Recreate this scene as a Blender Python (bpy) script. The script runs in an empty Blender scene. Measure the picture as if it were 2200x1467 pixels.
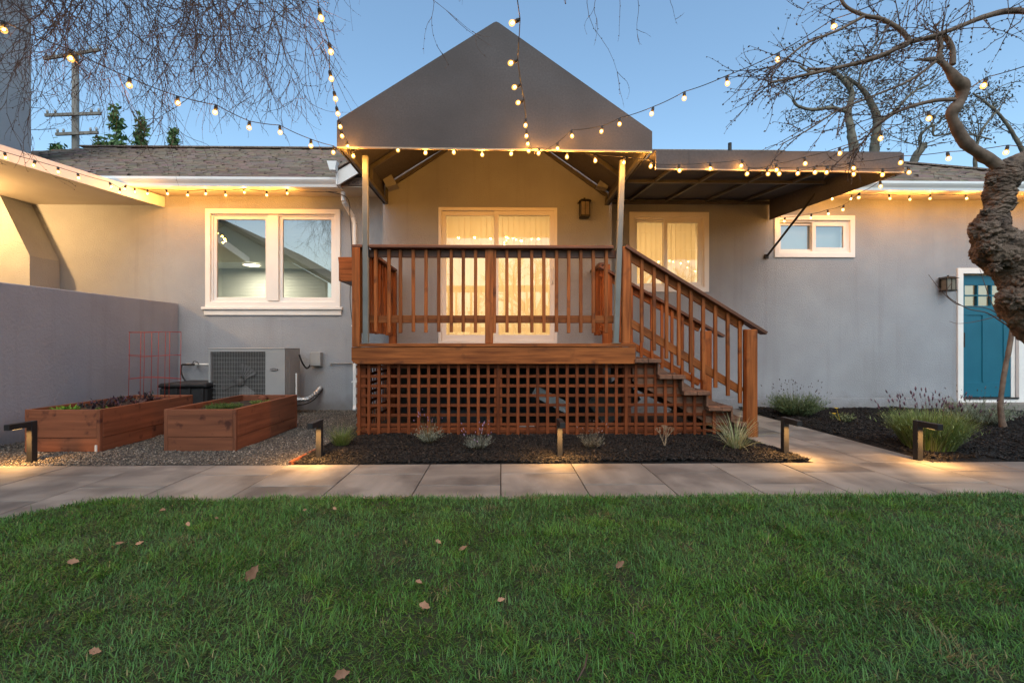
import bpy, bmesh, math, random
import numpy as np
from mathutils import Vector, Matrix, noise as mnoise

scene = bpy.context.scene
COL = scene.collection
R = math.radians
random.seed(7)
rng = np.random.default_rng(7)

# ------------------------------------------------------------------ camera
FPX = 1000.0                       # focal length in photo pixels (2200 wide)
YAW = R(1.0)
CX = 1076.0 + FPX * math.tan(YAW)  # principal point, so that the wall normal meets x = 1076
CY = 742.0
EYE = 1.03
cam_d = bpy.data.cameras.new("camera")
cam = bpy.data.objects.new("camera", cam_d)
COL.objects.link(cam)
cam.location = (0, 0, EYE)
cam.rotation_euler = (R(90), 0, -YAW)
cam_d.sensor_width = 36
cam_d.lens = 36 * FPX / 2200
cam_d.shift_x = (1100 - CX) / 2200
cam_d.shift_y = (CY - 733.5) / 2200
cam_d.clip_start = 0.05
cam_d.clip_end = 500
scene.camera = cam

def P(u, v, Y):
    """photo pixel at depth Y (world) -> world point"""
    a, b = (u - CX) / FPX, (CY - v) / FPX
    d = Vector((math.sin(YAW) + a * math.cos(YAW), math.cos(YAW) - a * math.sin(YAW), b))
    d *= Y / d.y
    return Vector((d.x, d.y, d.z + EYE))

def G(u, v, z=0.0):
    a, b = (u - CX) / FPX, (CY - v) / FPX
    d = Vector((math.sin(YAW) + a * math.cos(YAW), math.cos(YAW) - a * math.sin(YAW), b))
    d *= (z - EYE) / d.z
    return Vector((d.x, d.y, z))

# ------------------------------------------------------------------ world, sun, exposure
world = bpy.data.worlds.new("World")
scene.world = world
world.use_nodes = True
wn, wl = world.node_tree.nodes, world.node_tree.links
wn.clear()
SUN_EL, SUN_ROT = R(48.0), R(180)      # low glow behind the camera
sky = wn.new("ShaderNodeTexSky")
sky.sky_type = 'NISHITA'
sky.sun_disc = False
sky.sun_elevation = SUN_EL
sky.sun_rotation = SUN_ROT
sky.altitude = 0
sky.air_density = 1.0
sky.dust_density = 2.0
sky.ozone_density = 2.6
bg = wn.new("ShaderNodeBackground")
bg.inputs[1].default_value = 0.15
wo = wn.new("ShaderNodeOutputWorld")
tone = wn.new("ShaderNodeMix"); tone.data_type = 'RGBA'; tone.blend_type = 'MULTIPLY'
tone.inputs[0].default_value = 1.0; tone.inputs[7].default_value = (.97, 1.07, .98, 1)
wl.new(sky.outputs[0], tone.inputs[6]); wl.new(tone.outputs[2], bg.inputs[0])
wl.new(bg.outputs[0], wo.inputs[0])

sd = bpy.data.lights.new("sun", 'SUN')
sd.energy = 0.35
sd.angle = R(50)
sd.color = (1.0, 0.95, 0.93)
sun = bpy.data.objects.new("sun", sd)
COL.objects.link(sun)
SUN_LAMP_EL = SUN_EL
sun.rotation_euler = (R(90) - SUN_LAMP_EL, 0, R(180) - SUN_ROT)

scene.view_settings.view_transform = 'Standard'
scene.view_settings.look = 'None'
scene.view_settings.gamma = 1
scene.view_settings.exposure = 0.85
scene.cycles.use_denoising = True
scene.cycles.max_bounces = 6
scene.cycles.transparent_max_bounces = 16
scene.cycles.sample_clamp_indirect = 4.0
scene.cycles.caustics_reflective = False
scene.cycles.caustics_refractive = False

# ------------------------------------------------------------------ materials
def new_mat(name):
    m = bpy.data.materials.new(name)
    m.use_nodes = True
    n = m.node_tree.nodes
    return m, n, m.node_tree.links, n["Principled BSDF"]

def srgb(r, g, b):
    f = lambda c: ((c / 255 + .055) / 1.055) ** 2.4 if c > 10 else c / 255 / 12.92
    return (f(r), f(g), f(b), 1)

def noisy(name, c1, c2, scale=5, rough=.8, bump=0.0, bscale=60, detail=5, metallic=0, stretch=(1, 1, 1),
          coords='Object', bdist=.01, rand=0.0, spec=.3, extra=None):
    """two-colour noise material with bump; extra=(colour, scale, lo, hi) adds blotches"""
    m, n, l, b = new_mat(name)
    tc = n.new("ShaderNodeTexCoord")
    mp = n.new("ShaderNodeMapping")
    mp.inputs['Scale'].default_value = stretch
    src = tc.outputs[coords]
    oi = n.new("ShaderNodeObjectInfo")
    if rand:
        add = n.new("ShaderNodeVectorMath"); add.operation = 'ADD'
        mul = n.new("ShaderNodeVectorMath"); mul.operation = 'SCALE'
        mul.inputs[0].default_value = (17.3, 9.1, 23.7)
        l.new(oi.outputs['Random'], mul.inputs['Scale'])
        l.new(src, add.inputs[0]); l.new(mul.outputs[0], add.inputs[1])
        src = add.outputs[0]
    l.new(src, mp.inputs[0])
    t = n.new("ShaderNodeTexNoise"); t.inputs['Scale'].default_value = scale; t.inputs['Detail'].default_value = detail
    l.new(mp.outputs[0], t.inputs[0])
    cr = n.new("ShaderNodeValToRGB")
    cr.color_ramp.elements[0].position = .3; cr.color_ramp.elements[1].position = .7
    cr.color_ramp.elements[0].color = (*c1[:3], 1); cr.color_ramp.elements[1].color = (*c2[:3], 1)
    l.new(t.outputs[0], cr.inputs[0])
    out = cr.outputs[0]
    if extra:
        ec, es, lo, hi = extra
        t2 = n.new("ShaderNodeTexNoise"); t2.inputs['Scale'].default_value = es; t2.inputs['Detail'].default_value = 6
        l.new(src, t2.inputs[0])
        r2 = n.new("ShaderNodeValToRGB"); r2.color_ramp.elements[0].position = lo; r2.color_ramp.elements[1].position = hi
        l.new(t2.outputs[0], r2.inputs[0])
        mx = n.new("ShaderNodeMix"); mx.data_type = 'RGBA'
        l.new(r2.outputs[0], mx.inputs[0]); l.new(out, mx.inputs[6]); mx.inputs[7].default_value = (*ec[:3], 1)
        out = mx.outputs[2]
    if rand:
        hsv = n.new("ShaderNodeHueSaturation")
        mr = n.new("ShaderNodeMapRange"); mr.inputs[3].default_value = 1 - rand; mr.inputs[4].default_value = 1 + rand
        l.new(oi.outputs['Random'], mr.inputs[0]); l.new(mr.outputs[0], hsv.inputs['Value'])
        l.new(out, hsv.inputs['Color'])
        out = hsv.outputs[0]
    l.new(out, b.inputs['Base Color'])
    b.inputs['Roughness'].default_value = rough
    b.inputs['Metallic'].default_value = metallic
    b.inputs['Specular IOR Level'].default_value = spec
    if bump:
        t3 = n.new("ShaderNodeTexNoise"); t3.inputs['Scale'].default_value = bscale; t3.inputs['Detail'].default_value = 6
        t3.inputs['Roughness'].default_value = .6
        l.new(mp.outputs[0], t3.inputs[0])
        bp = n.new("ShaderNodeBump"); bp.inputs['Strength'].default_value = bump; bp.inputs['Distance'].default_value = bdist
        l.new(t3.outputs[0], bp.inputs['Height']); l.new(bp.outputs[0], b.inputs['Normal'])
    return m

def attr_mat(name, rough=.6, translucent=0.0, spec=.3):
    m, n, l, b = new_mat(name)
    a = n.new("ShaderNodeAttribute"); a.attribute_name = "tint"
    l.new(a.outputs['Color'], b.inputs['Base Color'])
    b.inputs['Roughness'].default_value = rough
    b.inputs['Specular IOR Level'].default_value = spec
    if translucent:
        tr = n.new("ShaderNodeBsdfTranslucent"); l.new(a.outputs['Color'], tr.inputs[0])
        mx = n.new("ShaderNodeMixShader"); mx.inputs[0].default_value = translucent
        l.new(b.outputs[0], mx.inputs[1]); l.new(tr.outputs[0], mx.inputs[2])
        l.new(mx.outputs[0], n["Material Output"].inputs[0])
    return m

M = {}
M['stucco'] = noisy('stucco', (.285, .30, .33), (.325, .342, .372), 2.2, .93, .6, 58, bdist=.022, spec=.12, detail=9, extra=((.255, .262, .28), .9, .5, .85))
M['stucco_low'] = noisy('stucco_low', (.27, .285, .335), (.305, .322, .372), 1.6, .95, .35, 34, bdist=.035, spec=.12, detail=9, extra=((.245, .258, .295), 1.2, .5, .8))
M['trim'] = noisy('white_trim', (.72, .70, .68), (.78, .76, .74), 3, .45, .05, 60)
M['gutter'] = noisy('gutter_paint', (.72, .72, .72), (.80, .80, .80), 2, .4)
M['soffit'] = noisy('soffit_paint', (.52, .47, .40), (.58, .53, .45), 2, .7, .1, 40)
M['wood'] = noisy('redwood', (.135, .037, .009), (.33, .102, .026), 7, .55, .5, 30, stretch=(.35, 5, 5), rand=.30, bdist=.005, spec=.18,
                  extra=((.06, .02, .01), 5, .58, .75))
M['wood_cap'] = noisy('redwood_cap', (.07, .03, .018), (.15, .06, .032), 6, .5, .35, 30, stretch=(.35, 5, 5), rand=.15, bdist=.004)
M['wood_lat'] = noisy('redwood_lattice', (.095, .022, .007), (.195, .048, .014), 8, .65, .3, 30, stretch=(.4, 4, 4), rand=.35, bdist=.003, spec=.15)
M['wood_bed'] = noisy('redwood_bed', (.14, .046, .022), (.26, .088, .042), 5, .62, .4, 26, stretch=(.3, 5, 5), rand=.15, bdist=.004,
                      extra=((.07, .02, .012), 9, .60, .72))
M['wood_tread'] = noisy('redwood_tread', (.10, .048, .03), (.20, .095, .055), 6, .6, .35, 30, stretch=(.3, 5, 5), rand=.15, bdist=.004)
M['wood_grey'] = noisy('weathered_pole', (.12, .11, .10), (.22, .20, .18), 4, .85, .4, 20, stretch=(1, 1, .2))
M['canvas'] = noisy('awning_canvas', (.078, .073, .077), (.102, .096, .10), 55, .85, .3, 140, stretch=(1, 1, 1), bdist=.002, spec=.15,
                    extra=((.068, .064, .067), 1.3, .45, .8))
def big_bump(m, scale, dist, strength=.5):
    n, l = m.node_tree.nodes, m.node_tree.links
    b0 = next(q for q in n if q.type == 'BUMP')
    tc = n.new("ShaderNodeTexCoord"); t = n.new("ShaderNodeTexNoise"); t.inputs['Scale'].default_value = scale; t.inputs['Detail'].default_value = 2
    bp = n.new("ShaderNodeBump"); bp.inputs['Strength'].default_value = strength; bp.inputs['Distance'].default_value = dist
    l.new(tc.outputs['Object'], t.inputs[0]); l.new(t.outputs[0], bp.inputs['Height']); l.new(b0.outputs[0], bp.inputs['Normal'])
    l.new(bp.outputs[0], n["Principled BSDF"].inputs['Normal'])
def splash_dirt(m, top, col):
    n, l = m.node_tree.nodes, m.node_tree.links
    b = n["Principled BSDF"]; src = b.inputs['Base Color'].links[0].from_socket
    tc = n.new("ShaderNodeTexCoord"); sx = n.new("ShaderNodeSeparateXYZ"); l.new(tc.outputs['Object'], sx.inputs[0])
    t = n.new("ShaderNodeTexNoise"); t.inputs['Scale'].default_value = 5; t.inputs['Detail'].default_value = 8; l.new(tc.outputs['Object'], t.inputs[0])
    sc_ = n.new("ShaderNodeMath"); sc_.operation = 'MULTIPLY_ADD'; sc_.inputs[1].default_value = .45; l.new(t.outputs[0], sc_.inputs[0]); l.new(sx.outputs[2], sc_.inputs[2])
    mr = n.new("ShaderNodeMapRange"); mr.inputs[1].default_value = .22; mr.inputs[2].default_value = .22 + top; mr.inputs[3].default_value = .55; mr.inputs[4].default_value = 0
    l.new(sc_.outputs[0], mr.inputs[0])
    mx = n.new("ShaderNodeMix"); mx.data_type = 'RGBA'; l.new(mr.outputs[0], mx.inputs[0]); l.new(src, mx.inputs[6]); mx.inputs[7].default_value = (*col, 1)
    # faint rain streaks
    mp = n.new("ShaderNodeMapping"); mp.inputs['Scale'].default_value = (9, 9, .5); l.new(tc.outputs['Object'], mp.inputs[0])
    t2 = n.new("ShaderNodeTexNoise"); t2.inputs['Scale'].default_value = 1.0; t2.inputs['Detail'].default_value = 6; l.new(mp.outputs[0], t2.inputs[0])
    r2 = n.new("ShaderNodeMapRange"); r2.inputs[1].default_value = .55; r2.inputs[2].default_value = .8; r2.inputs[4].default_value = .35; l.new(t2.outputs[0], r2.inputs[0])
    m2 = n.new("ShaderNodeMix"); m2.data_type = 'RGBA'; l.new(r2.outputs[0], m2.inputs[0]); l.new(mx.outputs[2], m2.inputs[6]); m2.inputs[7].default_value = (.21, .21, .22, 1)
    l.new(m2.outputs[2], b.inputs['Base Color'])
big_bump(M['canvas'], 2.2, .05)
splash_dirt(M['stucco'], .30, (.14, .12, .105)); splash_dirt(M['stucco_low'], .25, (.17, .165, .165))
M['canvas_edge'] = noisy('canvas_binding', (.30, .25, .19), (.36, .30, .23), 20, .7)
M['frame_paint'] = noisy('awning_frame_paint', (.075, .07, .062), (.10, .095, .085), 6, .5)
M['steel'] = noisy('post_paint', (.12, .13, .128), (.17, .18, .176), 3, .42, .05, 40, metallic=.2)
M['black'] = noisy('black_metal', (.012, .012, .013), (.022, .022, .024), 8, .45, .05, 60)
M['bronze'] = noisy('bronze_metal', (.014, .012, .010), (.028, .024, .02), 12, .5)
M['plastic_black'] = noisy('black_plastic', (.015, .015, .016), (.03, .03, .032), 6, .5)
M['rubber'] = noisy('rubber', (.018, .018, .02), (.03, .03, .032), 10, .6)
M['ac_grey'] = noisy('ac_enamel', (.29, .29, .29), (.33, .33, .33), 3, .45, .03, 40)
M['ac_dark'] = noisy('ac_coil', (.045, .045, .045), (.07, .068, .065), 20, .6, .3, 80, stretch=(1, 1, 1))
M['foil'] = noisy('foil', (.55, .55, .56), (.8, .8, .8), 20, .25, .9, 25, metallic=.95, bdist=.03)
M['pvc'] = noisy('white_pvc', (.62, .62, .6), (.7, .7, .68), 4, .4)
M['door'] = noisy('teal_paint', (.008, .105, .165), (.012, .125, .19), 2, .4, .05, 40)
M['slab'] = noisy('sandstone_slab', (.145, .131, .117), (.245, .224, .200), 2.0, .68, .3, 60, stretch=(.7, 2.6, 1), rand=.13, bdist=.004,
                  extra=((.10, .09, .083), 2.4, .47, .66))
M['joint'] = noisy('joint_sand', (.035, .03, .027), (.06, .052, .045), 30, .95)
M['soil'] = noisy('soil', (.020, .014, .010), (.05, .036, .026), 14, .95, .8, 40, bdist=.02)
M['lawn_base'] = noisy('lawn_soil', (.012, .02, .008), (.03, .036, .014), 6, .95)
M['mulch'] = noisy('mulch_base', (.010, .009, .009), (.022, .019, .018), 16, .95, .8, 50, bdist=.03)
M['gravel_base'] = noisy('gravel_base', (.05, .045, .04), (.11, .10, .09), 40, .95, .8, 90, bdist=.02)
M['bark'] = noisy('gnarled_bark', (.072, .047, .035), (.22, .155, .115), 9, .9, .9, 40, stretch=(1, 1, 1), bdist=.03,
                  extra=((.045, .034, .028), 16, .54, .66))
M['limb'] = noisy('limb_bark', (.10, .065, .048), (.19, .135, .10), 16, .8, .5, 60, bdist=.006)
M['twig'] = noisy('twig_bark', (.060, .034, .026), (.11, .066, .048), 6, .7)
M['bgbark'] = noisy('pale_bark', (.085, .075, .06), (.19, .17, .135), 6, .9, .5, 20)
M['terracotta'] = noisy('terracotta', (.13, .04, .02), (.19, .06, .03), 10, .8)
M['brick'] = noisy('chimney_brick', (.24, .10, .06), (.32, .15, .09), 20, .9)
M['interior'] = noisy('cream_interior', (.60, .53, .40), (.64, .57, .44), 1, .8)
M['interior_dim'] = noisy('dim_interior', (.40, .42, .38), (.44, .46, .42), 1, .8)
M['vinyl_blind'] = noisy('blind_vinyl', (.70, .62, .46), (.76, .67, .50), 2, .6)
def make_translucent(m, f, col):
    n, l = m.node_tree.nodes, m.node_tree.links
    tr = n.new("ShaderNodeBsdfTranslucent"); tr.inputs[0].default_value = (*col, 1)
    mx = n.new("ShaderNodeMixShader"); mx.inputs[0].default_value = f
    l.new(n["Principled BSDF"].outputs[0], mx.inputs[1]); l.new(tr.outputs[0], mx.inputs[2]); l.new(mx.outputs[0], n["Material Output"].inputs[0])
make_translucent(M['vinyl_blind'], .6, (.8, .68, .45))
M['frost'] = noisy('frosted_blind', (.50, .58, .60), (.56, .63, .65), 2, .5)
M['cage'] = noisy('red_wire', (.30, .03, .025), (.38, .045, .03), 10, .4)
M['glazed'] = noisy('lantern_glass', (.13, .11, .08), (.18, .15, .12), 20, .3)
M['leaf_brown'] = noisy('dead_leaf', (.20, .09, .05), (.32, .17, .10), 20, .7, .4, 60, rand=.3)
M['yellow'] = noisy('yellow_petal', (.7, .45, .02), (.8, .55, .04), 10, .6)
M['badge'] = noisy('badge_dark', (.03, .03, .035), (.05, .05, .055), 10, .4)
M['letter'] = noisy('badge_letter', (.6, .6, .6), (.65, .65, .65), 10, .4)
M['white_stuff'] = noisy('pale_board', (.42, .42, .42), (.55, .55, .54), 6, .7)
M['neighbour'] = noisy('neighbour_siding', (.42, .43, .38), (.48, .49, .44), 3, .9)
M['plant'] = attr_mat('plant', .6, .25)
M['grass'] = attr_mat('grass', .45, .3, .35)
M['stone'] = attr_mat('stone', .55, 0, .4)
M['chip'] = attr_mat('chip', .75, 0, .25)

def shingle_mat():
    m = noisy('asphalt_shingle', (.17, .125, .10), (.30, .23, .185), 9, .92, .6, 120, stretch=(.5, 1.5, 1), bdist=.01, coords='Object',
              extra=((.07, .05, .042), 30, .48, .66))
    return m
M['shingle'] = shingle_mat()
M['tab'] = attr_mat('shingle_tab', .95, 0, .1)
M['shade_painted_wall'] = noisy('shade_painted_wall', (.035, .035, .038), (.06, .06, .062), 6, .95)  # lower bay wall, under-deck shade put into its dark colour

def glass_mat(name, refl=.18, tint=(1, 1, 1)):
    m = bpy.data.materials.new(name); m.use_nodes = True
    n, l = m.node_tree.nodes, m.node_tree.links
    n.clear()
    o = n.new("ShaderNodeOutputMaterial")
    tr = n.new("ShaderNodeBsdfTransparent"); tr.inputs[0].default_value = (*tint, 1)
    gl = n.new("ShaderNodeBsdfGlossy"); gl.inputs['Roughness'].default_value = .004
    lw = n.new("ShaderNodeFresnel"); lw.inputs[0].default_value = 1.5
    ma = n.new("ShaderNodeMath"); ma.operation = 'ADD'; ma.inputs[1].default_value = refl; ma.use_clamp = True
    mx = n.new("ShaderNodeMixShader")
    l.new(lw.outputs[0], ma.inputs[0]); l.new(ma.outputs[0], mx.inputs[0])
    l.new(tr.outputs[0], mx.inputs[1]); l.new(gl.outputs[0], mx.inputs[2]); l.new(mx.outputs[0], o.inputs[0])
    return m
M['glass'] = glass_mat('window_glass', .28, (.9, .93, .92))
M['glass_clear'] = glass_mat('door_glass', .10)

def emit_mat(name, col, strength, mixt=0.0):
    m = bpy.data.materials.new(name); m.use_nodes = True
    n, l = m.node_tree.nodes, m.node_tree.links
    n.clear()
    o = n.new("ShaderNodeOutputMaterial")
    e = n.new("ShaderNodeEmission"); e.inputs[0].default_value = (*col, 1); e.inputs[1].default_value = strength
    if mixt:
        tr = n.new("ShaderNodeBsdfTransparent"); mx = n.new("ShaderNodeMixShader"); mx.inputs[0].default_value = mixt
        l.new(e.outputs[0], mx.inputs[1]); l.new(tr.outputs[0], mx.inputs[2]); l.new(mx.outputs[0], o.inputs[0])
        m.cycles.emission_sampling = 'NONE'
    else:
        l.new(e.outputs[0], o.inputs[0])
    return m
M['bulb'] = emit_mat('bulb_glass', (1.0, .45, .09), 1.7, .55)
M['filament'] = emit_mat('bulb_filament', (1.0, .75, .35), 22)
M['filament'].cycles.emission_sampling = 'NONE'
M['led'] = emit_mat('warm_led', (1.0, .6, .2), 2.5)
M['room_lamp'] = emit_mat('room_lamp', (1.0, .85, .6), 8)

# ------------------------------------------------------------------ mesh helpers
MESHES = {}
def link(name, me, parent=None, mats=None, loc=None, rot=None):
    o = bpy.data.objects.new(name, me)
    COL.objects.link(o)
    if mats is not None and me is not None and not me.materials:
        for x in (mats if isinstance(mats, (list, tuple)) else [mats]):
            me.materials.append(x)
    if parent: o.parent = parent
    if loc is not None: o.location = loc
    if rot is not None: o.rotation_euler = rot
    return o

def thing(name, label, cat, group=None, loc=(0, 0, 0)):
    o = bpy.data.objects.new(name, None); COL.objects.link(o)
    o.location = loc
    o.empty_display_size = .1
    o['label'] = label; o['category'] = cat
    if group: o['group'] = group
    return o

def tag(o, label, cat, group=None):
    o['label'] = label; o['category'] = cat
    if group: o['group'] = group
    return o

def pydata(name, verts, faces, mat=None, parent=None, smooth=False, **k):
    me = bpy.data.meshes.new(name)
    if parent is not None and parent.type == 'EMPTY':
        pass
    me.from_pydata([tuple(v) for v in verts], [], faces); me.update()
    if smooth:
        me.polygons.foreach_set('use_smooth', [True] * len(me.polygons))
    return link(name, me, parent, mat, **k)

def np_mesh(name, verts, faces, mat, colors=None, parent=None, smooth=False):
    """verts (N,3), triangles (M,3); colors per vertex (N,3)"""
    me = bpy.data.meshes.new(name)
    nv, nf = len(verts), len(faces)
    me.vertices.add(nv); me.vertices.foreach_set('co', np.asarray(verts, dtype=np.float32).ravel())
    me.loops.add(nf * 3); me.loops.foreach_set('vertex_index', np.asarray(faces, dtype=np.int32).ravel())
    me.polygons.add(nf); me.polygons.foreach_set('loop_start', np.arange(0, nf * 3, 3, dtype=np.int32))
    me.polygons.foreach_set('loop_total', np.full(nf, 3, dtype=np.int32))
    if smooth: me.polygons.foreach_set('use_smooth', np.ones(nf, dtype=bool))
    me.update()
    if colors is not None:
        ca = me.color_attributes.new('tint', 'FLOAT_COLOR', 'POINT')
        c4 = np.ones((nv, 4), dtype=np.float32); c4[:, :3] = colors
        ca.data.foreach_set('color', c4.ravel())
    return link(name, me, parent, mat)

def box_mesh(sx, sy, sz, bev=.003):
    """box centred on the origin, bevelled"""
    key = (round(sx, 4), round(sy, 4), round(sz, 4), bev)
    if key in MESHES: return MESHES[key]
    bm = bmesh.new()
    bmesh.ops.create_cube(bm, size=1)
    bmesh.ops.scale(bm, vec=(sx, sy, sz), verts=bm.verts)
    if bev: bmesh.ops.bevel(bm, geom=bm.edges[:], offset=min(bev, min(sx, sy, sz) * .3), segments=1, affect='EDGES')
    me = bpy.data.meshes.new('board'); bm.to_mesh(me); bm.free()
    MESHES[key] = me
    return me

def box(name, x0, x1, y0, y1, z0, z1, mat, parent=None, bev=.003):
    """axis-aligned box; a vertical or deep one is turned so that its grain (local X) runs along its longest side"""
    sx, sy, sz = abs(x1 - x0), abs(y1 - y0), abs(z1 - z0)
    c = ((x0 + x1) / 2, (y0 + y1) / 2, (z0 + z1) / 2)
    if sz > sx and sz > sy:
        me, rot = box_mesh(sz, sy, sx, bev), (0, R(-90), 0)
    elif sy > sx:
        me, rot = box_mesh(sy, sx, sz, bev), (0, 0, R(90))
    else:
        me, rot = box_mesh(sx, sy, sz, bev), (0, 0, 0)
    key = (me.name, mat.name)
    if key not in MESHES:
        if me.materials:
            me = me.copy(); me.materials.clear()
        me.materials.append(mat); MESHES[key] = me
    me = MESHES[key]
    o = link(name, me, parent, None, c, rot)
    return o

def beam(name, p0, p1, w, h, mat, parent=None, up=(0, 0, 1), bev=.003):
    """board from p0 to p1, w across, h along 'up'"""
    p0, p1 = Vector(p0), Vector(p1)
    d = p1 - p0; L = d.length; d.normalize()
    upv = Vector(up); side = upv.cross(d)
    if side.length < 1e-4: side = Vector((0, 1, 0))
    side.normalize(); upn = d.cross(side)
    me = box_mesh(L, w, h, bev)
    key = (me.name, mat.name)
    if key not in MESHES:
        if me.materials:
            me = me.copy(); me.materials.clear()
        me.materials.append(mat); MESHES[key] = me
    o = link(name, MESHES[key], parent)
    o.matrix_local = Matrix.Translation((p0 + p1) / 2) @ Matrix((d, side, upn)).transposed().to_4x4()
    return o

def prism(name, pts, axis, a0, a1, mat, parent=None, bev=0):
    """2-D outline extruded along an axis from a0 to a1. axis 'y': pts are (x,z); 'x': (y,z); 'z': (x,y)"""
    f = {'y': lambda p, a: (p[0], a, p[1]), 'x': lambda p, a: (a, p[0], p[1]), 'z': lambda p, a: (p[0], p[1], a)}[axis]
    n = len(pts)
    vs = [f(p, a0) for p in pts] + [f(p, a1) for p in pts]
    fs = [list(range(n)), list(range(2 * n - 1, n - 1, -1))] + [[i, n + i, n + (i + 1) % n, (i + 1) % n] for i in range(n)]
    bm = bmesh.new()
    bv = [bm.verts.new(v) for v in vs]
    for q in fs: bm.faces.new([bv[i] for i in q])
    bmesh.ops.recalc_face_normals(bm, faces=bm.faces)
    if bev: bmesh.ops.bevel(bm, geom=bm.edges[:], offset=bev, segments=1, affect='EDGES')
    me = bpy.data.meshes.new(name); bm.to_mesh(me); bm.free()
    return link(name, me, parent, mat)

class Geo:
    """collects tubes and blobs as one mesh"""
    def __init__(s): s.v, s.f = [], []
    def tube(s, pts, radii, sides=5, cap=True, wobble=0.0, seed=0):
        pts = [Vector(p) for p in pts]
        if not hasattr(radii, '__len__'): radii = [radii] * len(pts)
        base = len(s.v)
        t = (pts[1] - pts[0]).normalized()
        ref = Vector((0, 0, 1)) if abs(t.z) < .9 else Vector((1, 0, 0))
        nrm = t.cross(ref).normalized()
        for i, p in enumerate(pts):
            a = pts[min(i + 1, len(pts) - 1)] - pts[max(i - 1, 0)]
            if a.length > 1e-9: t = a.normalized()
            nrm = nrm - t * nrm.dot(t)
            if nrm.length < 1e-6: nrm = t.orthogonal()
            nrm.normalize(); bn = t.cross(nrm)
            for k in range(sides):
                an = 2 * math.pi * k / sides
                dirv = nrm * math.cos(an) + bn * math.sin(an)
                r = radii[i]
                if wobble:
                    q = p + dirv * r
                    r *= 1 + wobble * (mnoise.fractal(q * 9 + Vector((seed, 0, 0)), 1.0, 2.0, 4) * 1.1)
                s.v.append(p + dirv * r)
        for i in range(len(pts) - 1):
            for k in range(sides):
                k2 = (k + 1) % sides
                a, b = base + i * sides, base + (i + 1) * sides
                s.f.append((a + k, a + k2, b + k2, b + k))
        if cap:
            s.f.append(tuple(base + k for k in reversed(range(sides))))
            e = base + (len(pts) - 1) * sides
            s.f.append(tuple(e + k for k in range(sides)))
    def blob(s, p, r, ax=(0, 0, 1), st=1.6):
        p = Vector(p); b = len(s.v); ax = Vector(ax).normalized(); o = ax.orthogonal().normalized(); q = ax.cross(o)
        s.v += [p + ax * r * st, p + o * r, p + q * r - o * r * .5, p - q * r - o * r * .5, p - ax * r * st]
        s.f += [(b, b + 1, b + 2), (b, b + 2, b + 3), (b, b + 3, b + 1), (b + 4, b + 2, b + 1), (b + 4, b + 3, b + 2), (b + 4, b + 1, b + 3)]
    def box(s, x0, x1, y0, y1, z0, z1):
        b = len(s.v)
        s.v += [Vector(p) for p in ((x0, y0, z0), (x1, y0, z0), (x1, y1, z0), (x0, y1, z0), (x0, y0, z1), (x1, y0, z1), (x1, y1, z1), (x0, y1, z1))]
        s.f += [tuple(b + i for i in q) for q in ((0, 3, 2, 1), (4, 5, 6, 7), (0, 1, 5, 4), (1, 2, 6, 5), (2, 3, 7, 6), (3, 0, 4, 7))]
    def obj(s, name, mat, parent=None, smooth=True, **k):
        return pydata(name, s.v, s.f, mat, parent, smooth, **k)

def smooth_path(pts, n=6):
    """Catmull-Rom through pts (Vectors, any dimension list allowed)"""
    pts = [np.array(p, dtype=float) for p in pts]
    out = []
    for i in range(len(pts) - 1):
        p0, p1, p2, p3 = pts[max(i - 1, 0)], pts[i], pts[i + 1], pts[min(i + 2, len(pts) - 1)]
        for k in range(n):
            t = k / n
            out.append(.5 * ((2 * p1) + (-p0 + p2) * t + (2 * p0 - 5 * p1 + 4 * p2 - p3) * t * t + (-p0 + 3 * p1 - 3 * p2 + p3) * t ** 3))
    out.append(pts[-1])
    return out

def uv_sphere(r, seg=12, rings=8, squash=1.0):
    bm = bmesh.new()
    bmesh.ops.create_uvsphere(bm, u_segments=seg, v_segments=rings, radius=r)
    bmesh.ops.scale(bm, vec=(1, 1, squash), verts=bm.verts)
    me = bpy.data.meshes.new('globe'); bm.to_mesh(me); bm.free()
    me.polygons.foreach_set('use_smooth', [True] * len(me.polygons))
    return me

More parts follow.
